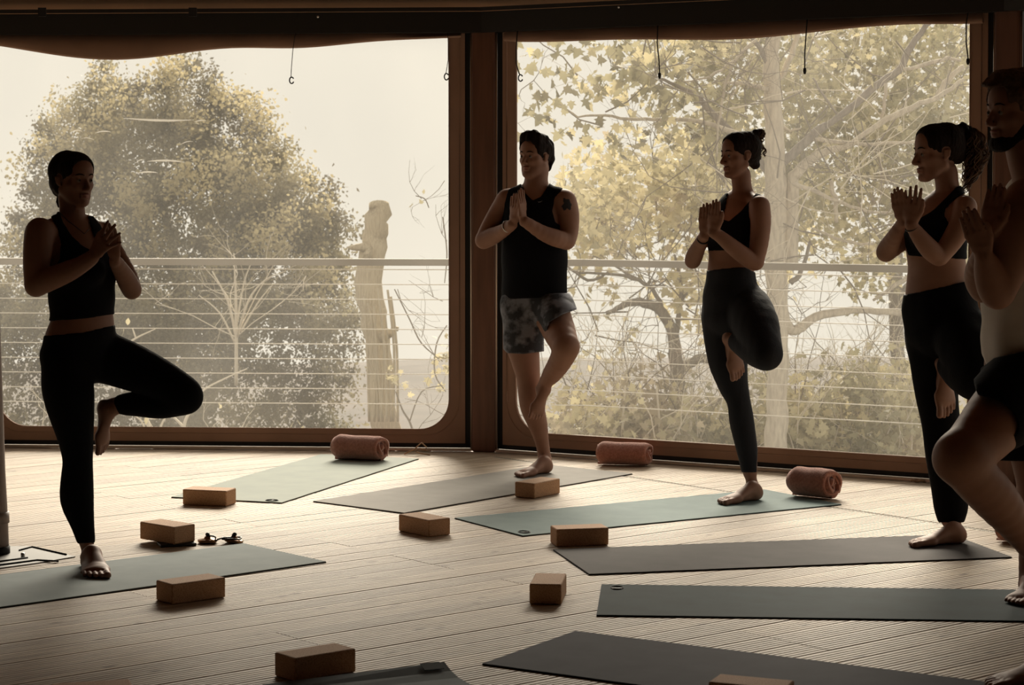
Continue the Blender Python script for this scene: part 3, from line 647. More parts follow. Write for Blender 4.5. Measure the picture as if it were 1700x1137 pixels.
C = np.concatenate([at(x, y, 15.6)+rng.normal(size=(k, 3))*.045 for x, y, k in ((735, 605, 9), (742, 580, 6), (650, 620, 10), (662, 628, 6), (725, 628, 5), (745, 555, 5), (704, 332, 3), (740, 610, 6))]); leaves('yellow_leaves', C, .065, LF['yellow'], root, LOBED, kind=None)

# the big tree in the right window
YT = 15.6
root = BIG = empty('plane_tree', at(1285, 800, YT), 'tall pale-barked tree with lobed leaves in the right window', 'tree', 'trees beyond the terrace')
pxtube([(1286, 810, 20), (1288, 720, 19), (1291, 640, 17), (1294, 550, 17), (1290, 450, 18), (1289, 340, 19), (1287, 270, 17), (1284, 180, 15), (1281, 100, 13), (1288, 40, 10), (1302, -10, 7)], YT, bark, 'trunk', root, 14, .006)
BR = [[(1286, 290, 9), (1300, 268, 8.5), (1329, 243, 8), (1356, 218, 8), (1372, 208, 6)], [(1345, 230, 4), (1411, 238, 3.2), (1465, 238, 3), (1520, 236, 2.4), (1560, 232, 1.6)],
 [(1310, 440, 14), (1315, 340, 12), (1316, 300, 10), (1329, 281, 9), (1356, 258, 7.5), (1384, 248, 6), (1416, 240, 4)], [(1290, 480, 12), (1311, 548, 9), (1353, 527, 7.5), (1415, 515, 6), (1470, 518, 5), (1520, 522, 4)],
 [(1372, 208, 5), (1411, 180, 6), (1452, 144, 6.5), (1493, 117, 6), (1506, 87, 6), (1523, 60, 5), (1548, 30, 4)], [(1400, 245, 3), (1463, 204, 5), (1493, 188, 5.5), (1528, 172, 4.5), (1558, 161, 4), (1600, 130, 3)],
 [(1500, 115, 3), (1548, 103, 3.6), (1575, 97, 3), (1595, 102, 2)], [(1600, 110, 4), (1575, 130, 5), (1556, 160, 5)], [(1286, 300, 7), (1250, 255, 7), (1213, 219, 6.5), (1177, 182, 6), (1150, 156, 4.5), (1113, 138, 3), (1076, 122, 1.8)],
 [(1250, 235, 5), (1190, 209, 4), (1150, 200, 3.6), (1097, 197, 3), (1045, 197, 2.6), (992, 190, 2), (960, 192, 1.6), (926, 172, 1)], [(1258, 64, 2.4), (1224, 95, 2.6), (1208, 132, 2.4), (1195, 188, 2), (1188, 260, 1.5)],
 [(1224, 97, 2.2), (1187, 122, 2), (1150, 135, 1.6), (1120, 132, 1)], [(1280, 120, 6), (1262, 80, 4), (1235, 50, 3)], [(1275, 150, 4), (1240, 138, 3.6), (1200, 138, 2)], [(1284, 200, 5), (1310, 216, 2.5), (1330, 212, 1)],
 [(1282, 150, 5), (1300, 120, 5), (1315, 90, 5), (1325, 50, 4)], [(1350, 130, 1.5), (1372, 165, 2), (1400, 200, 1.6)], [(1470, 140, 3), (1468, 175, 3), (1463, 204, 2.5)], [(1270, 400, 4), (1230, 380, 3), (1205, 372, 1.6)],
 [(1380, 300, 3.5), (1388, 340, 4), (1390, 370, 3)], [(1312, 470, 5), (1330, 450, 4), (1345, 400, 2.4)], [(1320, 305, 4), (1380, 330, 3), (1440, 350, 2.4), (1480, 352, 1.4)], [(1350, 380, 2), (1400, 400, 2.6), (1450, 405, 2)], [(1512, 458, 4), (1480, 478, 4), (1450, 500, 2)]]
for k, P in enumerate(BR): pxtube([(p[0], p[1], p[2]) for p in P], YT+(.0 if k < 4 else float(rng.normal()*.15)), bark if k % 4 else bark_d, 'branch', root, 8, .004)
twigs(root, twig_d, [(x, y, YT+rng.normal()*.3, rng.normal(), rng.normal(), .7, .006, 3) for x, y in [(rng.uniform(1150, 1600), rng.uniform(60, 330)) for _ in range(34)]+[(rng.uniform(900, 1150), rng.uniform(90, 220)) for _ in range(8)]+[(rng.uniform(1320, 1520), rng.uniform(380, 450)) for _ in range(7)]], 'twigs')
twigs(root, twigm, [(x, y, YT-.3+rng.normal()*.3, rng.normal(), rng.normal()*.6, .8, .005, 2) for x, y in [(rng.uniform(1200, 1600), rng.uniform(60, 450)) for _ in range(26)]], 'pale_twigs')
def cl(boxes, nleaf, sd, Y, dY=.9):
    out = []
    for x0, y0, x1, y1, k in boxes:
        for _ in range(k):
            c = at(rng.uniform(x0, x1), rng.uniform(y0, y1), Y+rng.normal()*dY); out.append(c+rng.normal(size=(max(1, int(nleaf*rng.uniform(.4, 1.6))), 3))*sd)
    return np.concatenate(out)
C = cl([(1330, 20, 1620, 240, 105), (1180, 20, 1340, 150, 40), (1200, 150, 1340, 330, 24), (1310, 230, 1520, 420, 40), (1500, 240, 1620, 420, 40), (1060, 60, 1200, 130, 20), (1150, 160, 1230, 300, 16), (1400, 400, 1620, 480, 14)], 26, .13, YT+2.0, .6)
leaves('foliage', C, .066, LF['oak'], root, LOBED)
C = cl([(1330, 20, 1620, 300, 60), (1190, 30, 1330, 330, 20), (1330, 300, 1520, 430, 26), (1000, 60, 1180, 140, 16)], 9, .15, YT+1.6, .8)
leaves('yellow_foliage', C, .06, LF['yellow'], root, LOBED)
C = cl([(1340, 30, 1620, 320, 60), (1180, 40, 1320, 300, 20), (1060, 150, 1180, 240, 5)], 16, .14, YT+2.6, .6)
leaves('grey_green_foliage', C, .08, LF['grey'], root, LOBED)  # darker grey-green leaf tufts behind the olive ones
# separate leaves hanging against the sky on the outer branches
me_l = [mesh_np('leaf', LOBED*s_, [tuple(range(14))], False) for s_ in (.07, .088, .105)]
for k, m_ in enumerate(me_l): m_.materials.append(LF[('oak', 'grey', 'oak')[k]])
me_y = [mesh_np('leaf', LOBED*s_, [tuple(range(14))], False) for s_ in (.08, .10)]
for m_ in me_y: m_.materials.append(LF['yellow'])
TUFT = [(890, 85, 7), (920, 120, 5), (905, 165, 9), (885, 160, 6), (925, 170, 8), (940, 110, 5), (965, 150, 7), (985, 145, 9), (1000, 142, 8), (903, 195, 6), (925, 215, 5), (950, 208, 6), (978, 222, 5), (1010, 215, 6), (1020, 235, 9), (1042, 215, 5), (1035, 150, 12), (1050, 125, 14), (1030, 110, 10), (1000, 95, 9), (975, 80, 8), (1060, 90, 12), (1085, 150, 10), (1095, 165, 9), (1105, 185, 8), (1080, 120, 10), (1110, 95, 12), (1130, 120, 12), (1140, 85, 12), (1160, 155, 8), (1135, 215, 7), (1160, 240, 8), (925, 70, 7), (955, 125, 4), (870, 70, 5), (870, 110, 3), (1025, 75, 8), (1185, 150, 8), (1120, 245, 5), (1190, 190, 6)]
nl_ = 0
for x, y, k in TUFT:
    for _ in range(k):
        if nl_ >= 298: break
        mm = me_l[rng.integers(3)] if rng.random() < .85 else me_y[rng.integers(2)]
        o = bpy.data.objects.new('leaf', mm); col.objects.link(o); o.parent = root
        c = at(x+rng.normal()*11, y+rng.normal()*11, YT+rng.normal()*.25); o.location = Vector(c)-root.location
        f_ = frames(1, .9)[0]; o.rotation_euler = __import__('mathutils').Matrix(f_.tolist()).to_euler(); nl_ += 1
# soft yellow crown of a smaller tree behind, with an arched grey limb
root = empty('yellowing_tree', at(1123, 800, 19), 'smaller tree with an arched grey limb and yellow leaves, between the man in shorts and the woman with the bun', 'tree', 'trees beyond the terrace')
root['label'] = 'smaller yellow-leaved tree with an arched grey limb, left half of the right window'
pxtube([(1123, 810, 15), (1124, 720, 14), (1124, 629, 13), (1118, 560, 10), (1098, 519, 9), (1062, 501, 7.5), (1030, 508, 5), (1005, 520, 3)], 19, bark_d, 'trunk', root, 10, .008)
for P in ([(1124, 620, 9), (1150, 600, 8), (1180, 594, 8), (1215, 600, 6)], [(1120, 560, 5), (1129, 510, 4), (1130, 460, 3), (1120, 420, 2)], [(1100, 520, 4), (1085, 480, 3.5), (1050, 462, 3), (1010, 455, 2.4), (950, 452, 2)], [(1130, 500, 3), (1150, 480, 2), (1190, 470, 1)], [(1060, 465, 2.6), (1020, 440, 2), (985, 425, 1)], [(940, 440, 2), (975, 465, 2.6), (1010, 452, 2)]): pxtube(P, 19, bark_d, 'branch', root, 7, .006)
twigs(root, twig_d, [(rng.uniform(950, 1180), rng.uniform(300, 560), 19+rng.normal()*.5, rng.normal(), rng.normal(), .9, .007, 3) for _ in range(26)])
C = cl([(950, 270, 1200, 420, 70), (945, 300, 1010, 400, 24), (1090, 230, 1200, 330, 26), (1130, 400, 1190, 520, 16), (990, 470, 1070, 520, 4), (950, 560, 1090, 620, 3), (1230, 300, 1330, 480, 12)], 18, .16, 19.5)
leaves('foliage', C, .085, LF['yellow'], root, LOBED)
C = cl([(960, 290, 1200, 430, 22), (1100, 440, 1190, 500, 3)], 14, .16, 20.3); leaves('brown_foliage', C, .085, LF['brown'], root, LOBED)
C = cl([(950, 270, 1200, 420, 20)], 14, .16, 20.3); leaves('olive_foliage', C, .085, LF['oak'], root, LOBED)
# grey trunk far right
root = empty('grey_trunk', at(1492, 800, 21), 'thick grey trunk behind the waist of the woman with the ponytail', 'tree', 'trees beyond the terrace')
pxtube([(1496, 800, 13), (1492, 640, 12), (1488, 520, 12), (1486, 440, 12), (1482, 380, 9)], 21, bark_d, 'trunk', root, 10, .008)
pxtube([(1488, 500, 6), (1510, 470, 5), (1540, 455, 3)], 21, bark_d, 'branch', root, 8)
C = cl([(1400, 400, 1620, 460, 22), (1490, 440, 1620, 520, 6)], 16, .16, 21.5); leaves('foliage', C, .08, LF['grey'], root, LOBED)
# scrub below
for k, (x0, x1, Y, lab) in enumerate(((930, 1130, 16.8, 'yellow leaved scrub at the bottom of the right window beside the man in shorts'), (1120, 1330, 17.2, 'tangled scrub at the foot of the tall pale tree'), (1310, 1560, 17.6, 'olive and yellow scrub at the bottom of the right window, right end'))):
    root = empty('scrub', at((x0+x1)/2, 790, Y), lab, 'shrub', 'shrubs beyond the terrace')
    w_ = x1-x0; top_ = 640 if k != 2 else 615
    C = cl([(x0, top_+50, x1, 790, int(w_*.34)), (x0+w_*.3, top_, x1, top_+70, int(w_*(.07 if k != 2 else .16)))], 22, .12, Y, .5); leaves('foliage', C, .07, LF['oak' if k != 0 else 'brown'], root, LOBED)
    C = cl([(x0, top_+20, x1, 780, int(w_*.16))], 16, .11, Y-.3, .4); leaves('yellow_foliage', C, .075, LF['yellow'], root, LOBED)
    C = cl([(x0, top_+70, x1, 790, int(w_*.25))], 20, .13, Y+.8, .4); leaves('grey_green_foliage', C, .07, LF['grey'], root, LOBED)  # darker grey-green tufts at the back of the scrub
    twigs(root, twigm, [(rng.uniform(x0, x1), rng.uniform(690, 790), Y-.5+rng.normal()*.2, rng.normal()*.6, 1, .75, .006, 3) for _ in range(16)], 'pale_twigs')
    twigs(root, twig_d, [(rng.uniform(x0, x1), rng.uniform(650, 780), Y-.3, rng.normal()*.8, 1, .7, .006, 2) for _ in range(14)])
    for q in range(3): x = x0+w_*(.2+.3*q)+rng.normal()*8; pxtube([(x, 790, 2.6), (x+rng.normal()*5, 710, 2.4), (x+rng.normal()*9, 640, 1.6)], Y-.5, twigm, 'stem', root, 6)

tri = sum(sum(max(0, p.loop_total-2) for p in m_.polygons) if len(m_.polygons) < 3000 else len(m_.polygons)*(m_.polygons[0].loop_total-2) for m_ in bpy.data.meshes); print('triangles outside and room', tri)

# ------------------------------------------------------------------ people: bodies grown from smooth unions of tapering solids
HR = .0042
def econe(a, b, ra, rb, k=.02, side=None, g='body'):
    """tapering elliptical solid from a to b; ra, rb = (half width along side, half depth)"""
    ra = ra if hasattr(ra, '__len__') else (ra, ra); rb = rb if hasattr(rb, '__len__') else (rb, rb)
    return dict(a=np.array(a, float), b=np.array(b, float), ra=ra, rb=rb, k=k, side=side, g=g)
def ev(p, X, Y, Z, infl=0.0):
    a, b = p['a'], p['b']; ax = b-a; L = np.linalg.norm(ax); ax = ax/L if L > 1e-6 else np.array([0, 0, 1.])
    s = p['side']
    if s is None: s = np.array([1, 0, 0.]) if abs(ax[0]) < .8 else np.array([0, 1., 0])
    s = np.array(s, float); s = s if abs(nrm(s).dot(ax)) < .97 else (np.array([0, 0, 1.]) if abs(ax[2]) < .8 else np.array([0, 1., 0])); u = nrm(s-ax*s.dot(ax)); v = np.cross(ax, u)
    x = X-a[0]; y = Y-a[1]; z = Z-a[2]
    t = x*ax[0]+y*ax[1]+z*ax[2]; tc = np.clip(t, 0, L); fr = tc/L if L > 1e-6 else tc*0
    e = t-tc; qu = x*u[0]+y*u[1]+z*u[2]; qv = x*v[0]+y*v[1]+z*v[2]
    w_ = p['ra'][0]+(p['rb'][0]-p['ra'][0])*fr+infl; d_ = p['ra'][1]+(p['rb'][1]-p['ra'][1])*fr+infl; m_ = np.minimum(w_, d_)
    q = np.sqrt(qu*qu+qv*qv+e*e); sc = np.sqrt((qu/w_)**2+(qv/d_)**2+(e/m_)**2)
    return np.where(sc > 1e-4, q*(1-1/np.maximum(sc, 1e-4)), -m_)
class Grid:
    def __init__(s, prims, h=HR, pad=.03):
        P = np.array([q for p in prims for q in (p['a'], p['b'])]); r = np.array([max(p['ra']+tuple(p['rb'])) if isinstance(p['ra'], tuple) else max(*p['ra'], *p['rb']) for p in prims]).repeat(2)[:, None]
        s.lo = (P-r).min(0)-pad; s.h = h; s.n = np.ceil(((P+r).max(0)+pad-s.lo)/h).astype(int)+1
        s.f = np.full(tuple(s.n), .2, np.float32); s.ax = [s.lo[i]+h*np.arange(s.n[i], dtype=np.float32) for i in range(3)]
    def box(s, p, m):
        r = max(max(p['ra']), max(p['rb']))+m; lo = np.minimum(p['a'], p['b'])-r; hi = np.maximum(p['a'], p['b'])+r
        i0 = np.clip(np.floor((lo-s.lo)/s.h).astype(int), 0, s.n); i1 = np.clip(np.ceil((hi-s.lo)/s.h).astype(int)+1, 0, s.n)
        return tuple(slice(a, b) for a, b in zip(i0, i1))
    def union(s, prims, infl=0.0, kmin=0):
        for p in prims:
            k = max(p['k'], kmin, .0015); sl = s.box(p, k+infl+3*s.h); A = s.f[sl]
            if A.size == 0: continue
            X = s.ax[0][sl[0], None, None]; Y = s.ax[1][None, sl[1], None]; Z = s.ax[2][None, None, sl[2]]
            b = ev(p, X, Y, Z, infl); h = np.clip(.5+.5*(A-b)/k, 0, 1); s.f[sl] = (A*(1-h)+b*h-k*h*(1-h)).astype(np.float32)
    def sub(s, prims):
        for p in prims:
            k = max(p['k'], .001); sl = s.box(p, k+2*s.h); A = s.f[sl]
            if A.size == 0: continue
            X = s.ax[0][sl[0], None, None]; Y = s.ax[1][None, sl[1], None]; Z = s.ax[2][None, None, sl[2]]
            b = -ev(p, X, Y, Z); h = np.clip(.5-.5*(A-b)/k, 0, 1); s.f[sl] = (A*(1-h)+b*h+k*h*(1-h)).astype(np.float32)
    def clip_z(s, z0): s.f = np.maximum(s.f, (z0-s.ax[2])[None, None, :].astype(np.float32))
    def pattern(s, poly):
        """cut the cloth along a pattern outline given in frame pixels"""
        poly = np.array(poly, float); x0, y0 = poly.min(0)-12; x1, y1 = poly.max(0)+12; st = .5
        gx = np.arange(x0, x1, st); gy = np.arange(y0, y1, st); GX, GY = np.meshgrid(gx, gy, indexing='ij'); D = np.full(GX.shape, 1e9); ins = np.zeros(GX.shape, bool)
        for i in range(len(poly)):
            a, b = poly[i], poly[(i+1) % len(poly)]; e = b-a; px, py = GX-a[0], GY-a[1]; t = np.clip((px*e[0]+py*e[1])/max(e.dot(e), 1e-9), 0, 1); D = np.minimum(D, (px-t*e[0])**2+(py-t*e[1])**2)
            c = ((a[1] > GY) != (b[1] > GY)) & (GX < (b[0]-a[0])*(GY-a[1])/((b[1]-a[1]) or 1e-9)+a[0]); ins ^= c
        S = np.where(ins, -1, 1)*np.sqrt(D)
        idx = np.argwhere(s.f < .012)
        X = s.lo[0]+s.h*idx[:, 0]; Y = s.lo[1]+s.h*idx[:, 1]; Z = s.lo[2]+s.h*idx[:, 2]-H_CAM
        w_ = Y*cos(PITCH)-Z*sin(PITCH); px = 850+F*X/w_; py = CY-F*(Y*sin(PITCH)+Z*cos(PITCH))/w_
        ix = np.clip(((px-x0)/st).astype(int), 0, S.shape[0]-1); iy = np.clip(((py-y0)/st).astype(int), 0, S.shape[1]-1)
        d = (S[ix, iy]*Y/F).astype(np.float32); out = (px < x0) | (px > x1-1) | (py < y0) | (py > y1-1); d[out] = .05
        s.f[tuple(idx.T)] = np.maximum(s.f[tuple(idx.T)], d)
    def mesh(s, name, relax=1):
        f = s.f; ins = f < 0; n = f.shape
        c = ins[:-1, :-1, :-1].astype(np.int8)
        cnt = sum(ins[i:n[0]-1+i, j:n[1]-1+j, k:n[2]-1+k].astype(np.int8) for i in (0, 1) for j in (0, 1) for k in (0, 1))
        act = (cnt > 0) & (cnt < 8); cells = np.argwhere(act); idx = np.full(act.shape, -1, np.int32); idx[act] = np.arange(len(cells))
        acc = np.zeros((len(cells), 3)); num = np.zeros(len(cells)); cs = [(i, j, k) for i in (0, 1) for j in (0, 1) for k in (0, 1)]
        val = {q: f[cells[:, 0]+q[0], cells[:, 1]+q[1], cells[:, 2]+q[2]].astype(float) for q in cs}
        for a_ in cs:
            for d_ in range(3):
                if a_[d_]: continue
                b_ = list(a_); b_[d_] = 1; b_ = tuple(b_); va, vb = val[a_], val[b_]; m = (va < 0) != (vb < 0)
                t = np.where(m, va/np.where(va-vb == 0, 1, va-vb), 0); p = np.tile(np.array(a_, float), (len(cells), 1)); p[:, d_] = t
                acc[m] += p[m]; num[m] += 1
        V = s.lo+s.h*(cells+acc/num[:, None]); quads = []
        for d_ in range(3):
            sl0 = [slice(1, -1)]*3; sl0[d_] = slice(0, n[d_]-1); A = ins[tuple(sl0)]; sl1 = list(sl0); sl1[d_] = slice(1, n[d_]); B = ins[tuple(sl1)]
            E = np.argwhere(A != B); E = E+np.array([0 if q == d_ else 1 for q in range(3)]); fl = ins[E[:, 0], E[:, 1], E[:, 2]]
            u_, v_ = (d_+1) % 3, (d_+2) % 3; o1 = np.zeros(3, int); o1[u_] = -1; o2 = np.zeros(3, int); o2[v_] = -1
            g = lambda o: idx[tuple((E+o).T)]
            q = np.stack([g(o1+o2), g(o2), g(0*o1), g(o1)], 1); q[~fl] = q[~fl][:, ::-1]; quads.append(q)
        Q = np.concatenate(quads); Q = Q[(Q >= 0).all(1)]
        for _ in range(relax):      # one light smoothing pass
            S = np.zeros_like(V); c_ = np.zeros(len(V))
            for i in range(4): np.add.at(S, Q[:, i], V[Q[:, (i+1) % 4]]); np.add.at(c_, Q[:, i], 1)
            m = c_ > 0; V[m] = V[m]*.5+.5*S[m]/c_[m][:, None]
            S = np.zeros_like(V)
            for i in range(4): np.add.at(S, Q[:, i], V[Q[:, (i+1) % 4]])
            V[m] = V[m]*1.5-.5*S[m]/c_[m][:, None]
        return V, Q
class Fig:
    def __init__(s, Y0, az, name_label):
        s.Y0 = Y0; s.az = R(az); s.pr = []; s.lab = name_label
        s.f = np.array([sin(s.az), -cos(s.az), 0]); s.r = np.array([-cos(s.az), -sin(s.az), 0])     # forward, the person's right
    def P(s, x, y, d=0): return at(x, y, s.Y0+d)
    def m(s, rp, d=0): return rp*(s.Y0+d)/F
    def limb(s, pts, g, k=.02, flat=None):
        """pts (px, py, depth, radius in px)"""
        A = np.array(pts, float); n = len(A); R_ = []
        for i in range(n-1):
            p0, p1, p2, p3 = A[max(i-1, 0)], A[i], A[i+1], A[min(i+2, n-1)]; m = 3 if n > 2 else 1
            for j in range(m): t = j/m; R_.append(.5*((2*p1)+(-p0+p2)*t+(2*p0-5*p1+4*p2-p3)*t*t+(-p0+3*p1-3*p2+p3)*t**3))
        R_.append(A[-1])
        for i, (p, q) in enumerate(zip(R_[:-1], R_[1:])): s.pr.append(econe(s.P(*p[:3]), s.P(*q[:3]), s.m(p[3], p[2]), s.m(q[3], q[2]), k if i == 0 else min(k, max(.006, .17*s.m(p[3]))), None, g))
    def torso(s, secs, g='torso', k=.03, az=None):
        r = s.r if az is None else np.array([-cos(R(az)), -sin(R(az)), 0])
        for p, q in zip(secs[:-1], secs[1:]): s.pr.append(econe(s.P(*p[:3]), s.P(*q[:3]), (p[3], p[4]), (q[3], q[4]), k, r, g))
    def ball(s, x, y, d, r, g, k=.02, r2=None):
        c = s.P(x, y, d); s.pr.append(econe(c, c+np.array([0, 0, .001]), r, r2 or r, k, None, g))
    def head(s, x, y, d, az, sc, tilt=0, g='head', male=False, neck=None):
        az = R(az); f = np.array([sin(az)*cos(tilt), -cos(az)*cos(tilt), sin(tilt)]); r = np.array([-cos(az), -sin(az), 0]); u = np.cross(r, f); c = s.P(x, y, d)
        s.hd = (c, r, f, u, sc); T = lambda a, b, z: c+sc*(a*r+b*f+z*u)
        A = lambda p, q, ra, rb, k=.012, sd=None: s.pr.append(econe(T(*p), T(*q), tuple(np.array(ra if hasattr(ra, '__len__') else (ra, ra))*sc), tuple(np.array(rb if hasattr(rb, '__len__') else (rb, rb))*sc), k*sc, r if sd is None else sd, g))
        A((0, -.035, .035), (0, .022, .035), (.074, .078), (.070, .072), .02)            # cranium
        A((0, .035, .045), (0, .048, -.02), (.058, .045), (.052, .040), .02)              # forehead to cheeks
        A((0, .040, -.03), (0, .056, -.085), (.046, .040), (.026, .028), .02)             # maxilla to mouth
        jw = .030 if male else .024
        for q in (-1, 1):
            A((q*.052, .002, -.045), (q*.020, .062, -.094), .020, .016 if not male else .019, .02)   # jaw line
            A((q*.046, .052, -.020), (q*.034, .066, -.028), .018, .014, .015)                        # cheekbone
            A((q*.014, .084, .020), (q*.046, .070, .018), .0085 if not male else .010, .007, .008)   # brow
            A((q*.010, .094, -.038), (q*.007, .100, -.037), .0075, .0075, .004)                      # nostril wing
            A((q*.073, -.006, .010), (q*.071, -.002, -.022), (.0055, .016), (.0055, .010), .003, r)  # ear
            A((q*.074, -.016, .008), (q*.073, -.012, -.014), (.009, .006), (.008, .005), .003, r)
        for q in (-1, 1): A((q*.034, .030, -.030), (q*.028, .042, -.068), .032, .026, .02)
        A((0, .068, -.094), (0, .077, -.096), (jw*.8, .015), (jw*.7, .014), .012)                    # chin
        A((0, .082, .012), (0, .108, -.032), (.008, .008), (.0105, .0095), .008)                     # nose
        A((-.018, .083, -.0595), (.018, .083, -.0595), .0062, .0062, .004); A((-.015, .081, -.0705), (.015, .081, -.0705), .0072, .0072, .004)
        A((-.006, .089, -.060), (.006, .089, -.060), .0055, .0055, .003); A((-.006, .087, -.0705), (.006, .087, -.0705), .0065, .0065, .003)
        s.cut = getattr(s, 'cut', [])
        for q in (-1, 1): s.cut.append(econe(T(q*.031, .092, .001), T(q*.033, .090, .001), .0125*sc, .0125*sc, .008))
        s.cut.append(econe(T(-.019, .093, -.0652), T(.019, .093, -.0652), .0013*sc, .0013*sc, .002))
        s.post = getattr(s, 'post', [])
        for q in (-1, 1): s.post.append(econe(T(q*.031, .0735, .0045), T(q*.033, .073, .0045), .0125*sc, .0125*sc, .003, None, 'head'))    # upper lid mass
        s.T = T
    def hand(s, W, tip, pn, thumb, spread=.5, curl=0.0, L=.178, g='hand', finger_len=1.0):
        """W wrist, tip = direction point of the middle finger, pn = palm faces this way, thumb = side of the thumb"""
        D = nrm(np.array(tip)-np.array(W)); N = nrm(np.array(pn)-D*D.dot(pn)); A = nrm(np.cross(D, N)); A = A if A.dot(thumb) > 0 else -A; S = L/.178
        W = np.array(W); a = lambda d, t, n=0: W+S*(d*D+t*A-n*N)
        pr = []
        pr.append(econe(a(-.008, 0), a(.030, .001), (.021*S, .0145*S), (.029*S, .0135*S), .012, A, g))
        pr.append(econe(a(.030, .001), a(.078, 0), (.030*S, .0125*S), (.036*S, .0105*S), .012, A, g))
        pr.append(econe(a(.020, .020, -.005), a(.052, .026, -.006), .0125*S, .010*S, .010, None, g))       # thumb mound
        for i, (o, l, r) in enumerate(((.0270, .072, .0090), (.0093, .080, .0092), (-.0093, .074, .0088), (-.0265, .060, .0078))):
            o2 = o*(1+spread*.9); b0 = a(.076-.002*abs(i-1.3), o); l *= S*finger_len
            d1 = nrm(D+A*(o2-o)/.05); p0 = b0; d = d1; r *= S
            for j, (fr, cu) in enumerate(((.45, curl*.6), (.30, curl), (.25, curl*.8))):
                d = nrm(d+N*math.tan(cu) if cu else d); p1 = p0+d*l*fr; pr.append(econe(p0, p1, r*(1-.10*j), r*(.93-.11*j), .002 if j else .004, None, g)); p0 = p1
        t0 = a(.028, .026, -.004); t1 = a(.056, .040, -.004); t2 = a(.080, .045, -.003); t3 = a(.100, .044, -.002)
        for p, q, r1, r2 in ((t0, t1, .0115, .0098), (t1, t2, .0098, .0088), (t2, t3, .0088, .0066)): pr.append(econe(p, q, r1*S, r2*S, .004, None, g))
        s.pr += pr
    def foot(s, heel, ankle, toe, up, big, L=.235, g='foot', W=1.0, ra=.034):
        """heel, toe: points on the sole; up: away from the sole; big: side of the big toe"""
        heel, ankle, toe = map(lambda q: np.array(q, float), (heel, ankle, toe)); D = nrm(toe-heel); U = nrm(np.array(up)-D*D.dot(up)); A = nrm(np.cross(D, U)); A = A if A.dot(big) > 0 else -A; Lr = np.linalg.norm(toe-heel); S = Lr/.235
        a = lambda d, t, z: heel+S*d*D+S*t*A+S*z*U; pr = s.pr
        pr.append(econe(a(.024, 0, .030), a(.030, 0, .028), (.029*S, .031*S), (.030*S, .030*S), .015, A, g))
        pr.append(econe(ankle, a(.040, 0, .040), ra*.9, (.027*S, .030*S), .02, A, g))
        pr.append(econe(a(.050, .002, .050), a(.156, .008, .017), (.026*S, .026*S), (.032*S, .012*S), .03, A, g))
        pr.append(econe(a(.040, -.008, .020), a(.165, -.006, .014), (.024*S, .019*S), (.040*S, .014*S), .015, A, g))
        pr.append(econe(a(.150, .022, .016), a(.180, .018, .014), (.017*S, .013*S), (.020*S, .011*S), .02, A, g)); pr.append(econe(a(.145, 0, .016), a(.174, -.002, .012), (.036*S, .013*S), (.036*S, .010*S), .02, A, g))
        for q in (-1, 1): pr.append(econe(ankle+A*q*ra*.72, ankle+A*q*ra*.74+U*.002, .012*S, .012*S, .012, None, g))
        for i, (t, d0, d1, r) in enumerate(((.027, .180, .228, .0118), (.0085, .184, .228, .0082), (-.0085, .182, .221, .0078), (-.0245, .176, .210, .0075), (-.039, .167, .196, .0072))):
            pr.append(econe(a(d0-.012, t, .013), a((d0+d1)/2, t, .0135), r*1.0*S, r*.9*S, .006, None, g)); pr.append(econe(a((d0+d1)/2, t, .0125), a(d1-r*.6, t, .0095), r*.95*S, r*S, .003, None, g))
    def build(s, skin, z_floor, clothes, parts=()):
        c = s.P(*s.base); root = empty('person', (c[0], c[1], z_floor), s.lab, 'person'); s.root = root; off = np.array(root.location)
        body = [p for p in s.pr if p['g'] not in ('cloth', 'cloth2')]; G = Grid(body, getattr(s, 'hres', HR)); G.union(body)
        if hasattr(s, 'cut'): G.sub(s.cut); G.union(s.post)
        G.clip_z(z_floor); V, Q = G.mesh('body'); s.G = G
        link('body', mesh_np('body', V-off, Q), skin, root); print('body', len(Q))
        for name, m_, groups, infl, poly, zmax, wr in clothes:
            pr = [p for p in s.pr if p['g'] in groups]; C_ = Grid(pr, .0064, .05); C_.union(pr, infl, .012)
            if poly: C_.pattern(poly)
            if zmax: C_.clip_z(zmax)
            V, Q = C_.mesh(name)
            if wr:      # soft folds, following the limb
                amp, sx, sz = wr
                V = V.copy(); nn = np.array([noise.noise((v[0]*sx, v[1]*sx, v[2]*sz)) for v in V]); cc = V.mean(0)
                dirs = V-cc; dirs[:, 2] = 0; dirs /= np.maximum(np.linalg.norm(dirs, axis=1), 1e-6)[:, None]; V += dirs*(nn*amp)[:, None]
            link(name, mesh_np(name, V-off, Q), m_, root)
        c, r, f, u, sc = s.hd
        for q in (-1, 1):
            e = c+sc*(q*.031*r+.0795*f+.0*u)
            MB().lathe([(.0001, -.0095*sc), (.0055*sc, -.0075*sc), (.009*sc, -.002*sc), (.009*sc, .003*sc), (.0055*sc, .0075*sc), (.0001, .0092*sc)], e, 14, f).build('eyeball', M['eye'], root, True); EB = col.objects[-1]
            e2 = e+f*.0085*sc; MB().lathe([(.0045*sc, -.002*sc), (.0045*sc, .0006*sc), (.0001, .0012*sc)], e2, 12, f).build('iris', M['iris'], EB, True)
            MB().tube([s.T(q*x, y, z) for x, y, z in ((.012, .0925, .0215), (.024, .0915, .0265), (.036, .086, .027), (.048, .077, .0215))], [.0022*sc, .0030*sc, .0026*sc, .0012*sc], 6).build('eyebrow', M['hair'], root, True)
        MB().tube([s.T(x, y, -.0598) for x, y in ((-.022, .0825), (-.012, .0885), (0, .0915), (.012, .0885), (.022, .0825))], [.0012*sc, .0036*sc, .0042*sc, .0036*sc, .0012*sc], 8).build('upper_lip', M['lip'], root, True)
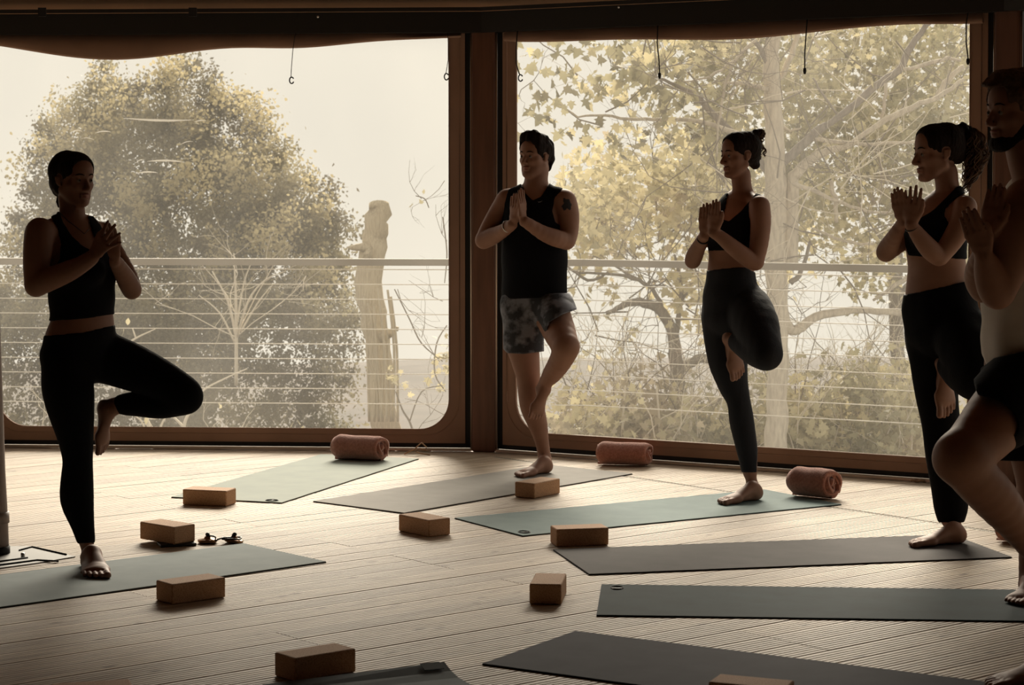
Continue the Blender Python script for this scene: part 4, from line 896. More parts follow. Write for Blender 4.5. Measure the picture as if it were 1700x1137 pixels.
        MB().tube([s.T(x, y, -.0702) for x, y in ((-.019, .0825), (-.011, .0875), (0, .0900), (.011, .0875), (.019, .0825))], [.0012*sc, .0040*sc, .0050*sc, .0040*sc, .0012*sc], 8).build('lower_lip', M['lip'], root, True)
        return root
    def hair(s, name, m_, add, cutp=(), amp=.002, freq=60, h=.0035, extra=()):
        """prims in head units (right, forward, up)"""
        c, r, f, u, sc = s.hd; T = lambda p: c+sc*(p[0]*r+p[1]*f+p[2]*u)
        E = lambda a, b, ra, rb, k: econe(T(a), T(b), tuple(np.array(ra)*sc), tuple(np.array(rb)*sc), k*sc, r, 'hair')
        pr = [E(*q) for q in add]+list(extra); G = Grid(pr, h); G.union(pr); G.sub([E(*q) for q in cutp]); V, Q = G.mesh(name, 1)
        V = V+np.array([[noise.noise((v[0]*freq, v[1]*freq, v[2]*freq*.6)), noise.noise((v[0]*freq+9, v[1]*freq, v[2]*freq*.6)), noise.noise((v[0]*freq, v[1]*freq+7, v[2]*freq*.6))] for v in V])*amp
        return link(name, mesh_np(name, V-np.array(s.root.location), Q), m_, s.root)
    def strands(s, name, m_, curves, r=.0022):
        mb = MB()
        for c_ in curves: mb.tube(c_, [r]*(len(c_)-1)+[r*.4], 4, cap=False)
        o = mb.build(name, m_, s.root, True); return tag(o, kind='stuff')
    def hit(s, px, py, off=.0015):
        """first point of the body's surface seen at a frame pixel, and its outward normal"""
        d = nrm(ray(px, py)); C0 = np.array([0, 0, H_CAM]); t0 = (s.G.lo[1]-.01)/d[1]; f = s.G.f
        def val(q):
            g = (q-s.G.lo)/s.G.h; i = np.floor(g).astype(int)
            if (i < 0).any() or (i >= np.array(f.shape)-1).any(): return .2
            w_ = g-i; c = f[i[0]:i[0]+2, i[1]:i[1]+2, i[2]:i[2]+2]; c = c[0]*(1-w_[0])+c[1]*w_[0]; c = c[0]*(1-w_[1])+c[1]*w_[1]; return c[0]*(1-w_[2])+c[1]*w_[2]
        for k in range(1200):
            q = C0+d*(t0+k*.001)
            if val(q) < off: return q
        return None
    def patch(s, name, m_, poly, off=.0016, N=12):
        poly = np.array(poly, float); x0, y0 = poly.min(0); x1, y1 = poly.max(0); V = {}; fs_ = []; vs_ = []
        def inn(x, y):
            r = False
            for i in range(len(poly)):
                a, b = poly[i], poly[(i+1) % len(poly)]
                if (a[1] > y) != (b[1] > y) and x < (b[0]-a[0])*(y-a[1])/(b[1]-a[1])+a[0]: r = not r
            return r
        for i in range(N+1):
            for j in range(N+1):
                q = s.hit(x0+(x1-x0)*i/N, y0+(y1-y0)*j/N, off)
                if q is not None: V[i, j] = len(vs_); vs_.append(q)
        for i in range(N):
            for j in range(N):
                K = [(i, j), (i, j+1), (i+1, j+1), (i+1, j)]
                if all(k in V for k in K) and inn(x0+(x1-x0)*(i+.5)/N, y0+(y1-y0)*(j+.5)/N): fs_.append(tuple(V[k] for k in K))
        used = sorted({k for f_ in fs_ for k in f_}); re = {k: i for i, k in enumerate(used)}
        return MB().add([vs_[k] for k in used], [tuple(re[k] for k in f_) for f_ in fs_]).build(name, m_, s.root, True)
    def band(s, name, m_, p, q, rad, r=.003):
        """ring around a limb at p, limb axis towards q"""
        p = np.array(p); ax = nrm(np.array(q)-p); u = nrm(np.cross(ax, (0, 0, 1))); v = np.cross(ax, u)
        MB().tube([p+rad*(cos(t)*u+sin(t)*v) for t in np.linspace(0, 2*pi, 25)[:-1]], r, 6, closed=True).build(name, m_, s.root, True)
CAP = [((0, -.038, .040), (0, .018, .044), (.080, .083), (.076, .076), .02), ((0, .020, .050), (0, .036, .052), (.068, .060), (.060, .046), .02)]
FACE = [((0, .088, .044), (0, .094, -.05), (.060, .043), (.068, .052), .008), ((-.09, .045, -.055), (.09, .045, -.055), (.055, .052), (.055, .052), .008), ((0, .04, -.10), (0, -.03, -.135), (.10, .06), (.10, .055), .012)]
EARS = [((q*.075, -.004, .012), (q*.075, -.002, -.030), (.014, .020), (.014, .018), .006) for q in (-1, 1)]
MT = .0052   # top of a mat
fl = lambda x, y: floor_at(x, y, MT)

# --- the teacher on the left
Pn = Fig(8.40, 45, 'woman in black crop top and leggings balancing on one leg at the far left'); Pn.base = (147, 925, 0)
Pn.torso([(128, 592, .0, .150, .112), (134, 560, 0, .138, .100), (138, 535, 0, .120, .088), (136, 495, 0, .124, .092), (134, 450, -.01, .134, .106), (128, 412, 0, .135, .092), (120, 386, 0, .125, .070)])
Pn.pr += [econe(Pn.P(150, 452, -.10), Pn.P(152, 450, -.10), .045, .045, .03, None, 'torso'), econe(Pn.P(168, 446, .02), Pn.P(170, 445, .02), .043, .043, .03, None, 'torso')]
Pn.limb([(64, 390, -.12, 19), (118, 374, 0, 19), (166, 386, .12, 16)], 'torso', .03)
Pn.limb([(118, 378, 0, 23), (120, 352, -.005, 20), (117, 325, 0, 20)], 'neck', .025)
Pn.limb([(66, 384, -.13, 23), (63, 410, -.14, 23), (60, 445, -.15, 20.5), (60, 474, -.16, 18)], 'arm'); Pn.limb([(60, 474, -.16, 18), (84, 463, -.19, 18.5), (112, 451, -.21, 17), (134, 440, -.225, 14), (152, 428, -.235, 12)], 'arm', .012)
Pn.limb([(170, 390, .13, 19), (192, 425, .10, 17), (212, 460, .06, 16), (219, 480, .04, 14.5)], 'arm'); Pn.limb([(219, 482, .04, 15), (212, 468, .0, 16), (203, 452, -.06, 14), (192, 434, -.13, 11)], 'arm', .012)
Pn.hand(Pn.P(154, 426, -.235), Pn.P(190, 383, -.27), (.6, .75, .1), (-.3, .3, 1), .9, .10, .172)
Pn.hand(Pn.P(191, 431, -.15), Pn.P(190, 384, -.20), (-.6, -.75, .1), (-.6, .2, .4), .55, .12, .172)
Pn.limb([(108, 600, -.06, 34), (112, 640, -.05, 39), (118, 680, -.03, 35), (126, 730, -.01, 26), (129, 765, 0, 21.5), (128, 795, .01, 23.5), (128, 830, .02, 24.5), (137, 870, .02, 16.5), (144, 902, .02, 11.5)], 'legS', .02)
Pn.limb([(144, 902, .02, 10), (148, 925, .02, 11)], 'shin', .01)
Pn.foot(fl(149, 941), Pn.P(148, 925, .03), fl(165, 962), (0, 0, 1), (1, 0, 0), ra=.027)
Pn.limb([(158, 588, .06, 40), (210, 606, .06, 37), (262, 628, .04, 31), (300, 650, .02, 27), (308, 658, .02, 25)], 'legR', .02)
Pn.limb([(308, 660, .02, 25), (270, 669, .06, 23), (235, 670, .08, 19), (203, 671, .09, 15)], 'legR', .02)
Pn.limb([(206, 671, .09, 15), (190, 673, .10, 13)], 'shin', .012)
Pn.foot(Pn.P(164, 665, .10), Pn.P(188, 675, .10), Pn.P(166, 757, .08), (.9, -.45, 0), (-.2, -1, 0), ra=.030)
Pn.head(121, 298, -.01, 49, .905, R(-3))
Pn.build(M['skin'], MT, [
 ('crop_top', M['blackcloth'], ('torso', 'neck'), .006, [(82, 356), (98, 350), (104, 368), (118, 390), (136, 407), (152, 416), (158, 400), (150, 376), (145, 358), (154, 358), (166, 372), (174, 388), (200, 420), (205, 520), (183, 522), (140, 529), (92, 532), (60, 535), (66, 460), (88, 447), (99, 430), (101, 405), (96, 380)], None, None),
 ('leggings', M['blackcloth'], ('torso', 'legS', 'legR'), .004, [(60, 556), (89, 556), (140, 551), (189, 539), (400, 520), (400, 760), (200, 760), (160, 901), (130, 902), (60, 905)], None, None)])
Pn.hair('hair', M['hair'], CAP+[((0, -.052, .03), (0, -.056, .0), (.074, .062), (.070, .055), .02), ((0, -.085, -.02), (0, -.095, -.055), (.045, .038), (.024, .024), .02), ((0, -.05, -.03), (0, -.09, -.03), (.060, .05), (.04, .03), .03)], FACE[:2]+[((0, .0, -.115), (0, -.05, -.15), (.10, .05), (.10, .055), .01)]+EARS, .0012, 90)
c, r, f, u, sc = Pn.hd; MB().tube([Pn.T(0, -.094, -.055), Pn.T(0, -.092, -.078), Pn.T(0, -.090, -.10), Pn.T(0, -.088, -.125)], [.017, .009, .013, .006], 10).build('hair_braid', M['hair'], Pn.root, True)
pts = [Pn.P(x, y, d) for x, y, d in ((99, 352, -.07), (112, 366, -.11), (128, 378, -.125), (140, 388, -.12), (148, 380, -.07), (148, 365, -.03))]; MB().tube(pts, .0018, 5).build('necklace', M['leather'], Pn.root, True)

# --- the man in the middle
Pn = Fig(11.17, -20, 'man in black sleeveless top and mottled grey shorts balancing in front of the corner post'); Pn.base = (905, 770, 0)
Pn.torso([(886, 512, 0, .150, .105), (886, 485, 0, .145, .105), (888, 450, 0, .140, .10), (888, 405, 0, .148, .11), (888, 370, 0, .155, .115), (889, 343, 0, .15, .095), (890, 326, 0, .12, .07)])
Pn.limb([(842, 332, .05, 16), (889, 320, 0, 15), (936, 332, -.06, 16)], 'torso', .03)
Pn.limb([(890, 322, 0, 23), (890, 300, 0, 18.5), (892, 278, .01, 19)], 'neck', .025)
Pn.limb([(842, 332, .05, 17.5), (828, 355, .06, 17), (812, 380, .04, 14.5), (803, 399, .02, 13.5)], 'arm'); Pn.limb([(803, 399, .02, 13.5), (816, 393, -.02, 14), (832, 385, -.09, 11.5), (850, 373, -.20, 9)], 'arm', .012)
Pn.limb([(937, 335, -.06, 20), (943, 358, -.07, 18), (944, 385, -.09, 15.5), (941, 401, -.12, 13.5)], 'arm'); Pn.limb([(940, 400, -.12, 13.5), (922, 395, -.17, 14), (900, 386, -.21, 12), (872, 368, -.26, 9)], 'arm', .012)
hn = np.array([.80, .60, 0])
Pn.hand(Pn.P(852, 371, -.21), Pn.P(856, 318, -.24), (.75, .55, 0), (.5, -.3, .4), .15, 0, .178)
Pn.hand(Pn.P(868, 367, -.255), Pn.P(863, 312, -.265), (-.75, .35, 0), (.7, .3, .2), .25, 0, .185)
Pn.limb([(866, 520, .03, 29), (866, 560, .03, 28), (872, 596, .02, 23), (877, 625, .01, 19), (879, 650, .01, 18.5), (884, 677, .01, 19), (893, 705, .015, 15.5), (900, 735, .02, 11), (904, 760, .02, 10.5)], 'legS', .02)
Pn.foot(floor_at(913, 784, MT), Pn.P(905, 764, .02), floor_at(857, 793, MT), (0, 0, 1), (.3, -1, 0), ra=.031)
Pn.limb([(916, 520, -.04, 29), (926, 545, -.17, 27), (938, 573, -.31, 22.5)], 'legR', .02)
Pn.limb([(941, 577, -.32, 21), (930, 600, -.25, 18.5), (917, 620, -.16, 15.5), (905, 636, -.11, 10.5), (900, 648, -.09, 9.5)], 'shin', .02)
Pn.foot(Pn.P(902, 640, -.06), Pn.P(899, 648, -.10), Pn.P(884, 700, -.17), (.35, -.9, .2), (-1, -.2, 0), ra=.030)
for x0, x1, y0, y1 in ((834, 900, 510, 586),): pass
Pn.limb([(866, 505, .02, 33), (868, 540, .02, 32), (870, 600, .02, 30)], 'cloth', .02); Pn.limb([(916, 508, -.03, 33), (926, 522, -.12, 31), (934, 545, -.22, 28)], 'cloth', .02)
Pn.torso([(888, 500, 0, .165, .125), (888, 430, 0, .160, .12), (888, 370, 0, .163, .122)], 'cloth2')
Pn.head(889, 260, 0, -40, .93, 0, male=True)
rt = Pn.build(M['skin'], MT, [
 ('sleeveless_top', M['blackcloth'], ('torso', 'neck', 'cloth2'), .005, [(845, 314), (866, 304), (872, 320), (884, 332), (897, 327), (913, 302), (936, 312), (920, 328), (916, 350), (921, 368), (960, 395), (965, 470), (953, 489), (900, 494), (828, 497), (820, 420), (832, 372), (838, 336)], None, (.010, 9, 3)),
 ('shorts', M['camo'], ('cloth', 'torso'), .006, [(820, 489), (948, 486), (951, 497), (957, 513), (935, 521), (912, 534), (905, 556), (902, 583), (870, 587), (842, 586), (820, 560)], None, (.010, 11, 7))])
Pn.hair('hair', M['hair'], CAP+[((-.03, .035, .10), (.04, .045, .10), (.045, .03), (.04, .03), .02), ((0, -.03, .10), (0, .03, .11), (.07, .025), (.06, .03), .02), ((0, -.095, -.01), (0, -.09, -.06), (.055, .03), (.045, .02), .03)], FACE[:2]+[((0, .02, -.10), (0, -.02, -.145), (.10, .06), (.10, .05), .01)]+EARS, .006, 45)
Pn.band('bracelet', M['steel'], Pn.P(843, 376, -.165), Pn.P(852, 371, -.21), .030, .0035)
Pn.patch('tattoo', M['tattoo'], [(935, 329), (945, 331), (949, 340), (947, 349), (941, 346), (937, 350), (932, 343), (936, 338)], .0016, 16)
Pn.patch('chest_mark', M['mark'], [(892.5, 334.2), (894, 335), (897, 334.6), (901, 333.2), (897, 335.8), (894, 336.2)], .022, 14)

# --- the woman with the bun
Pn = Fig(10.25, -50, 'woman with a hair bun in black bra top and dark leggings, balancing'); Pn.base = (1250, 800, 0)
Pn.lab = 'woman with a top bun in black bra top and charcoal leggings, balancing'
Pn.torso([(1213, 525, 0, .150, .118), (1214, 490, 0, .140, .110), (1213, 455, 0, .118, .088), (1213, 435, 0, .112, .080), (1214, 405, 0, .118, .092), (1218, 378, 0, .125, .096), (1228, 352, 0, .125, .080), (1234, 336, 0, .11, .062)])
Pn.pr += [econe(Pn.P(1198, 384, -.07), Pn.P(1199, 383, -.07), .042, .042, .03, None, 'torso'), econe(Pn.P(1190, 380, .03), Pn.P(1190, 381, .03), .040, .040, .03, None, 'torso')]
Pn.limb([(1204, 341, .12, 11), (1234, 331, 0, 13), (1262, 340, -.12, 13)], 'torso', .03)
Pn.limb([(1236, 334, 0, 19), (1232, 312, 0, 15.5), (1230, 290, 0, 16)], 'neck', .025)
Pn.limb([(1261, 343, -.13, 17), (1263, 370, -.14, 16.5), (1260, 405, -.15, 15), (1255, 433, -.16, 13)], 'arm'); Pn.limb([(1254, 436, -.16, 13.5), (1236, 425, -.18, 14), (1214, 408, -.20, 12.5), (1196, 393, -.21, 10), (1184, 386, -.21, 8.5)], 'arm', .012)
Pn.limb([(1203, 345, .12, 14), (1182, 375, .10, 12), (1160, 410, .04, 11.5), (1150, 433, .0, 11)], 'arm'); Pn.limb([(1150, 433, 0, 13), (1154, 422, -.03, 13.5), (1161, 407, -.09, 11), (1169, 391, -.16, 8)], 'arm', .012)
Pn.hand(Pn.P(1184, 385, -.215), Pn.P(1187, 327, -.225), (.6, .8, 0), (.6, -.1, .1), -.05, 0, .172)
Pn.hand(Pn.P(1170, 390, -.17), Pn.P(1171, 334, -.19), (-.4, -.8, 0), (.5, -.1, .1), -.10, 0, .17)
Pn.limb([(1204, 520, .05, 34), (1204, 550, .04, 34), (1208, 597, .02, 30.5), (1216, 635, .01, 23.5), (1226, 664, 0, 17.5), (1231, 697, .01, 18.5), (1238, 735, .02, 16.5), (1243, 765, .02, 13.5), (1245, 784, .02, 11.5)], 'legS', .02)
Pn.limb([(1245, 784, .02, 9.5), (1249, 806, .02, 9.5)], 'shin', .01)
Pn.foot(floor_at(1262, 829, MT), Pn.P(1250, 808, .02), floor_at(1192, 838, MT), (0, 0, 1), (.2, -1, 0), ra=.027)
Pn.limb([(1242, 510, -.06, 36), (1255, 540, -.18, 36), (1268, 575, -.30, 28), (1273, 588, -.34, 24)], 'legR', .02)
Pn.limb([(1272, 590, -.34, 23), (1256, 586, -.28, 21), (1238, 577, -.20, 17), (1222, 567, -.12, 13)], 'legR', .02)
Pn.limb([(1222, 567, -.12, 12), (1211, 562, -.09, 10.5)], 'shin', .012)
Pn.foot(Pn.P(1205, 553, -.03), Pn.P(1211, 563, -.08), Pn.P(1224, 634, -.09), (.45, -.9, 0), (-1, -.3, 0), ra=.028)
Pn.head(1228, 258, 0, -64, .93, R(-2))
Pn.build(M['skin'], MT, [
 ('bra_top', M['blackcloth'], ('torso', 'neck'), .005, [(1196, 322), (1209, 319), (1204, 345), (1200, 364), (1210, 367), (1230, 350), (1241, 337), (1257, 318), (1276, 323), (1264, 329), (1250, 344), (1244, 358), (1250, 380), (1249, 394), (1260, 415), (1176, 416), (1170, 380), (1188, 350)], None, None),
 ('leggings', M['charcoal'], ('torso', 'legS', 'legR'), .003, [(1150, 448), (1179, 448), (1215, 444), (1236, 443), (1262, 456), (1320, 470), (1320, 630), (1262, 640), (1256, 784), (1232, 784), (1150, 786)], None, (.003, 25, 8))])
Pn.hair('hair', M['hair'], CAP+[((0, -.07, -.01), (0, -.09, -.05), (.05, .04), (.025, .025), .03), ((0, -.075, .09), (0, -.10, .105), (.030, .028), (.026, .026), .012)], FACE[:2]+[((0, .01, -.11), (0, -.05, -.15), (.10, .055), (.10, .055), .01)]+EARS, .0015, 80)
bun = Pn.T(0, -.125, .105); cur = []
for k in range(46):
    a0 = rng.uniform(0, 6.28); b0 = rng.uniform(-1, 1); n_ = nrm(rng.normal(size=3)); u_ = nrm(np.cross(n_, (0, 0, 1))); v_ = np.cross(n_, u_); cur.append([bun+(.020+.006*sin(3*t+a0))*(cos(t+a0)*u_+sin(t+a0)*v_) for t in np.linspace(0, 5, 14)])
for k in range(34):
    p0 = Pn.T(rng.uniform(-.03, .03), -.105-rng.uniform(0, .03), rng.uniform(.02, .09)); cur.append([p0+np.array([.006*sin(t*9+k)+.004, 0, -t*.045]) for t in np.linspace(0, 1, 12)])
Pn.strands('hair_bun', M['hair2'], cur, .0024)
Pn.band('bracelet', M['leather'], Pn.P(1167, 397, -.14), Pn.P(1170, 390, -.17), .026, .004)

# --- the woman with the ponytail
Pn = Fig(8.985, -60, 'woman with a curly ponytail in black bra top and loose black trousers, balancing'); Pn.base = (1585, 880, 0)
Pn.torso([(1562, 545, 0, .150, .135), (1560, 510, 0, .150, .132), (1557, 475, 0, .132, .115), (1556, 450, 0, .120, .105), (1553, 415, 0, .122, .106), (1554, 385, 0, .128, .108), (1566, 356, 0, .125, .085), (1576, 338, 0, .115, .065)])
Pn.pr += [econe(Pn.P(1533, 392, -.08), Pn.P(1533, 391, -.08), .045, .045, .03, None, 'torso'), econe(Pn.P(1525, 388, .03), Pn.P(1525, 388, .03)+.001, .042, .042, .03, None, 'torso')]
Pn.limb([(1545, 343, .12, 13), (1577, 332, 0, 15), (1604, 342, -.12, 15)], 'torso', .03)
Pn.limb([(1578, 336, 0, 22), (1573, 312, 0, 18.5), (1570, 285, 0, 19)], 'neck', .025)
Pn.limb([(1602, 345, -.13, 19), (1597, 370, -.14, 19), (1580, 400, -.15, 17), (1562, 424, -.16, 14.5)], 'arm'); Pn.limb([(1558, 426, -.16, 15.5), (1544, 414, -.18, 16), (1528, 395, -.20, 13.5), (1512, 373, -.22, 9.5)], 'arm', .012)
Pn.limb([(1544, 348, .12, 15), (1522, 378, .10, 14), (1492, 406, .04, 13.5), (1472, 420, .0, 13)], 'arm'); Pn.limb([(1470, 419, 0, 15.5), (1477, 407, -.03, 15.5), (1487, 389, -.11, 12), (1499, 367, -.17, 8.5)], 'arm', .012)
Pn.hand(Pn.P(1512, 372, -.22), Pn.P(1517, 302, -.235), (.5, .8, 0), (.6, -.1, .1), .20, 0, .178)
Pn.hand(Pn.P(1499, 368, -.18), Pn.P(1488, 318, -.21), (-.4, -.8, 0), (.5, -.1, .1), -.1, -.04, .165)
Pn.limb([(1546, 520, .05, 38), (1547, 560, .05, 40), (1552, 610, .03, 35), (1556, 660, .02, 30), (1561, 700, .01, 27.5), (1568, 755, .01, 27), (1576, 810, .02, 26), (1579, 842, .02, 23.5), (1579, 856, .02, 18), (1579, 864, .02, 15)], 'legS', .02)
Pn.limb([(1579, 850, .02, 14), (1583, 882, .02, 12.5)], 'shin', .01)
Pn.foot(floor_at(1601, 901, MT), Pn.P(1584, 884, .02), floor_at(1506, 908, MT), (0, 0, 1), (.2, -1, 0), ra=.030)
Pn.limb([(1592, 545, -.08, 42), (1606, 585, -.20, 41), (1622, 625, -.30, 35)], 'legR', .02)
Pn.limb([(1620, 628, -.30, 33), (1598, 620, -.22, 27), (1578, 608, -.12, 19)], 'legR', .02)
Pn.limb([(1580, 606, -.12, 13), (1567, 602, -.08, 11.5)], 'shin', .012)
Pn.foot(Pn.P(1556, 592, -.01), Pn.P(1566, 603, -.07), Pn.P(1568, 697, -.09), (.45, -.9, 0), (-1, -.3, 0), ra=.030)
Pn.head(1557, 254, 0, -76, 1.02, R(-4))
Pn.build(M['skin2'], MT, [
 ('bra_top', M['blackcloth'], ('torso', 'neck'), .006, [(1588, 310), (1602, 304), (1616, 312), (1612, 322), (1598, 322), (1580, 335), (1569, 347), (1568, 358), (1576, 372), (1606, 400), (1618, 431), (1560, 428), (1508, 424), (1496, 388), (1515, 368), (1536, 357), (1551, 347), (1572, 326)], None, None),
 ('loose_trousers', M['blackcloth'], ('torso', 'legS', 'legR'), .008, [(1470, 489), (1504, 489), (1550, 479), (1606, 466), (1700, 460), (1700, 680), (1618, 700), (1612, 867), (1556, 867), (1470, 868)], None, (.008, 14, 5))])
Pn.hair('hair', M['hair'], CAP+[((0, -.07, .0), (0, -.085, -.02), (.055, .045), (.04, .03), .03), ((0, -.10, .085), (0, -.118, .095), (.026, .024), (.022, .022), .012)], FACE[:2]+[((0, .01, -.11), (0, -.05, -.145), (.10, .055), (.10, .055), .01)]+EARS, .0015, 80)
cur = []; A0 = Pn.T(0, -.125, .095)
for k in range(150):
    s1 = rng.normal()*.026; s2 = rng.uniform(0, 1); ph = rng.uniform(0, 6.3); fr_ = rng.uniform(14, 26); ln = rng.uniform(.7, 1.08)
    pts = []
    for t in np.linspace(0, 1, 40):
        tt = t*ln; x = .034+.075*sin(min(pi, tt*pi))*(.35+.75*s2)-.05*s2*tt*.4-.055*(1-s2)*sin(tt*pi)*.6; z = .035*sin(min(1, tt*5)*pi*.5)*(1-tt)*s2-.255*tt+(0 if s2 > .4 else .01)
        w_ = .013*min(1, tt*4); pts.append(A0+np.array([x-.02+w_*sin(fr_*tt+ph), s1*min(1, tt*4)+w_*cos(fr_*tt+ph), z]))
    cur.append(pts)
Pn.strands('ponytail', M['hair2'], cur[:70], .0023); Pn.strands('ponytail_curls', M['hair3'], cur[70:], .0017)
core = [(A0+np.array([.005, 0, .0])), A0+np.array([.026, 0, -.05]), A0+np.array([.026, 0, -.12]), A0+np.array([.018, 0, -.19])]
MB().tube(core, [.022, .032, .030, .012], 12).build('ponytail_core', M['hair'], Pn.root, True)
Pn.band('hair_tie', M['leather'], A0, A0+(A0-Pn.T(0, -.08, .07)), .024, .005)
Pn.band('hair_tie', M['leather'], Pn.P(1514, 377, -.215), Pn.P(1512, 373, -.22), .027, .003)

# --- the man at the right edge
Pn = Fig(7.78, -62, 'man in pale tank top and black shorts at the right edge of the picture'); Pn.hres = .005; Pn.base = (1708, 970, 0)
Pn.torso([(1708, 650, 0, .160, .135), (1704, 610, 0, .155, .132), (1700, 560, 0, .145, .128), (1702, 500, 0, .150, .130), (1712, 430, 0, .165, .140), (1722, 370, 0, .165, .125), (1728, 325, 0, .14, .09)])
Pn.limb([(1690, 335, .16, 26), (1728, 305, 0, 26), (1728, 330, -.16, 28)], 'torso', .04)
Pn.limb([(1726, 310, 0, 38), (1708, 270, -.01, 32), (1700, 235, 0, 31)], 'neck', .03)
Pn.limb([(1708, 332, -.17, 38), (1692, 365, -.18, 44), (1683, 400, -.19, 43), (1672, 440, -.20, 35), (1660, 478, -.21, 27)], 'arm'); Pn.limb([(1656, 486, -.21, 28), (1648, 468, -.23, 27), (1640, 445, -.26, 22), (1634, 425, -.29, 15)], 'arm', .014)
Pn.limb([(1688, 345, .17, 30), (1668, 400, .12, 27), (1645, 450, .05, 25), (1634, 478, .0, 23)], 'arm'); Pn.limb([(1634, 478, 0, 24), (1626, 462, -.04, 24), (1626, 440, -.12, 20), (1636, 412, -.22, 14)], 'arm', .014)
Pn.hand(Pn.P(1634, 426, -.30), Pn.P(1598, 335, -.32), (.5, .8, 0), (.6, -.1, .2), -.05, .0, .205)
Pn.hand(Pn.P(1640, 392, -.235), Pn.P(1660, 285, -.25), (-.5, -.8, 0), (.5, -.1, .2), -.1, 0, .21)
Pn.limb([(1724, 660, .02, 50), (1722, 740, .02, 45), (1722, 800, .01, 33), (1726, 850, .02, 34), (1716, 910, .03, 24), (1708, 955, .03, 16), (1708, 972, .03, 15)], 'legS', .02)
Pn.foot(fl(1716, 987), Pn.P(1708, 972, .03), fl(1683, 1006), (0, 0, 1), (.8, -.5, 0), ra=.031)
Pn.limb([(1690, 648, -.12, 52), (1655, 695, -.23, 52), (1620, 735, -.34, 45), (1592, 760, -.42, 39)], 'legR', .03)
Pn.limb([(1592, 762, -.42, 38), (1618, 792, -.36, 38), (1652, 828, -.27, 37), (1686, 872, -.17, 28), (1712, 915, -.09, 17)], 'shin', .05)
Pn.foot(Pn.P(1728, 915, -.02), Pn.P(1716, 922, -.08), Pn.P(1740, 1000, -.13), (.4, -.9, .1), (-1, -.2, 0), ra=.032)
Pn.limb([(1700, 640, -.10, 62), (1668, 675, -.20, 60), (1650, 690, -.25, 56)], 'cloth', .03); Pn.limb([(1722, 650, .02, 58), (1716, 768, .02, 58), (1715, 800, .02, 56)], 'cloth', .03)
Pn.head(1688, 186, 0, -68, 1.13, R(-2), male=True)
Pn.build(M['skin'], MT, [
 ('tank_top', M['tanktop'], ('torso',), .010, [(1650, 300), (1690, 290), (1700, 330), (1690, 372), (1730, 380), (1740, 300), (1765, 300), (1755, 380), (1790, 420), (1800, 620), (1640, 612), (1618, 560), (1620, 500), (1625, 420), (1640, 380)], None, (.012, 9, 9)),
 ('shorts', M['blackcloth'], ('cloth', 'torso'), .010, [(1628, 612), (1650, 594), (1700, 583), (1800, 580), (1830, 700), (1820, 768), (1652, 764), (1690, 712), (1688, 690), (1660, 664), (1622, 655), (1615, 630)], None, (.008, 9, 5))])
Pn.hair('hair', M['hair2'], CAP+[((0, .0, .105), (0, .055, .10), (.065, .035), (.05, .035), .02), ((0, .075, .088), (0, .100, .084), (.040, .024), (.032, .018), .02), ((0, -.06, .08), (0, -.04, .10), (.07, .04), (.07, .035), .03), ((0, -.08, .0), (0, -.085, -.05), (.06, .04), (.05, .02), .03)], FACE[:2]+[((0, .01, -.11), (0, -.03, -.145), (.10, .05), (.10, .05), .01)]+EARS, .010, 34)
Pn.hair('beard', M['hair'], [((q*.050, .004, -.052), (q*.018, .064, -.098), (.029, .029), (.026, .025), .02) for q in (-1, 1)]+[((0, .068, -.098), (0, .078, -.098), (.026, .020), (.024, .018), .02)], [((0, .07, -.01), (0, .094, -.060), (.052, .05), (.024, .018), .01)], .002, 90)

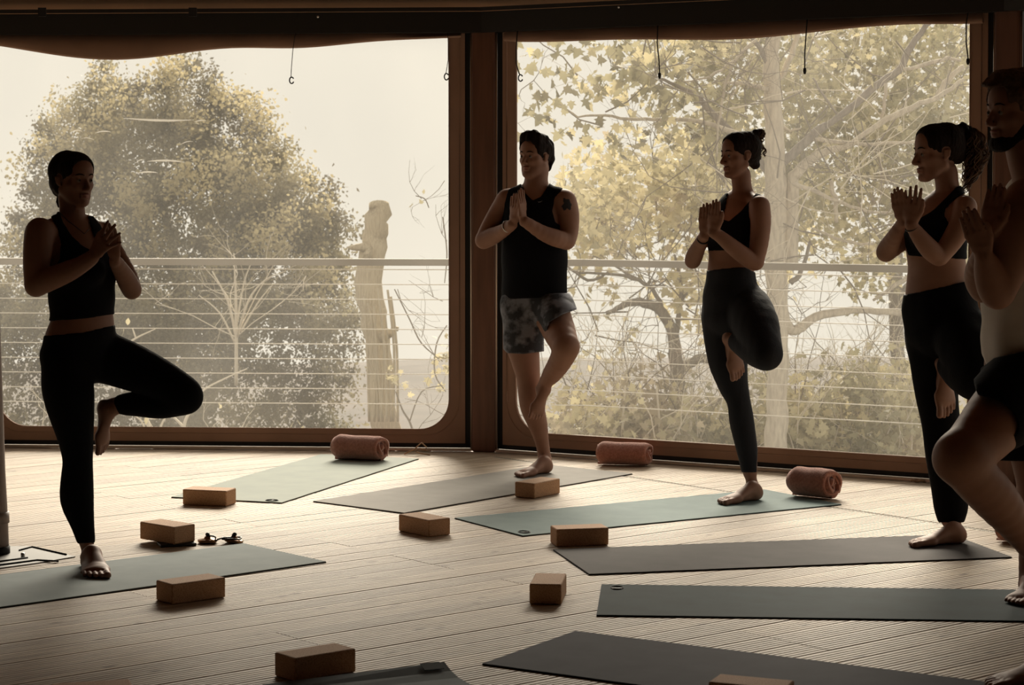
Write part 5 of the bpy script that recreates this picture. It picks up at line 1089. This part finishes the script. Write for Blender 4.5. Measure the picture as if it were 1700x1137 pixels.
# --- somebody further right, of whom only a foot reaches into the picture
Pn = Fig(6.40, -70, 'person whose bare foot alone reaches into the lower right corner'); Pn.hres = .0068; Pn.base = (1752, 1095, 0)
Pn.torso([(1860, 560, 0, .150, .125), (1868, 500, 0, .125, .105), (1872, 420, 0, .14, .12), (1880, 330, 0, .15, .10), (1884, 290, 0, .12, .07)])
Pn.limb([(1862, 300, .15, 24), (1884, 280, 0, 24), (1908, 300, -.15, 24)], 'torso', .03); Pn.limb([(1884, 290, 0, 30), (1880, 220, 0, 27)], 'neck', .03)
Pn.limb([(1908, 305, -.15, 28), (1890, 380, -.17, 26), (1870, 440, -.18, 22)], 'arm'); Pn.limb([(1868, 440, -.18, 21), (1835, 370, -.22, 14)], 'arm', .014)
Pn.limb([(1862, 305, .15, 26), (1835, 380, .08, 22), (1815, 430, 0, 20)], 'arm'); Pn.limb([(1815, 430, 0, 20), (1822, 365, -.17, 13)], 'arm', .014)
Pn.hand(Pn.P(1835, 368, -.22), Pn.P(1830, 275, -.23), (.5, .8, 0), (.6, -.1, .2), .1, 0, .18)
Pn.hand(Pn.P(1822, 366, -.18), Pn.P(1820, 275, -.20), (-.5, -.8, 0), (.6, -.1, .2), .1, 0, .18)
Pn.limb([(1845, 590, .04, 48), (1828, 700, .03, 42), (1805, 800, .01, 29), (1795, 870, .01, 31), (1775, 980, .02, 22), (1762, 1060, .02, 19)], 'legS', .02)
Pn.foot(floor_at(1776, 1128, 0), Pn.P(1760, 1080, .02), floor_at(1632, 1146, 0), (0, 0, 1), (0, -1, 0), ra=.034, L=.25)
Pn.limb([(1890, 600, -.08, 48), (1925, 680, -.3, 36)], 'legR', .02); Pn.limb([(1925, 685, -.3, 32), (1870, 715, -.18, 25), (1850, 735, -.10, 16)], 'legR', .02)
Pn.foot(Pn.P(1843, 722, -.02), Pn.P(1850, 735, -.08), Pn.P(1850, 860, -.10), (.45, -.9, 0), (-1, -.3, 0), ra=.030)
Pn.head(1866, 160, 0, -76, .95, 0)
Pn.build(M['skin'], .0006, [('top', M['blackcloth'], ('torso',), .006, [(1780, 330), (1960, 330), (1960, 520), (1780, 520)], None, None), ('leggings', M['blackcloth'], ('torso', 'legS', 'legR'), .004, [(1760, 520), (2000, 500), (2000, 780), (1850, 790), (1830, 1030), (1700, 1030), (1700, 700)], None, None)])
Pn.hair('hair', M['hair'], CAP, FACE+EARS, .0015, 80)
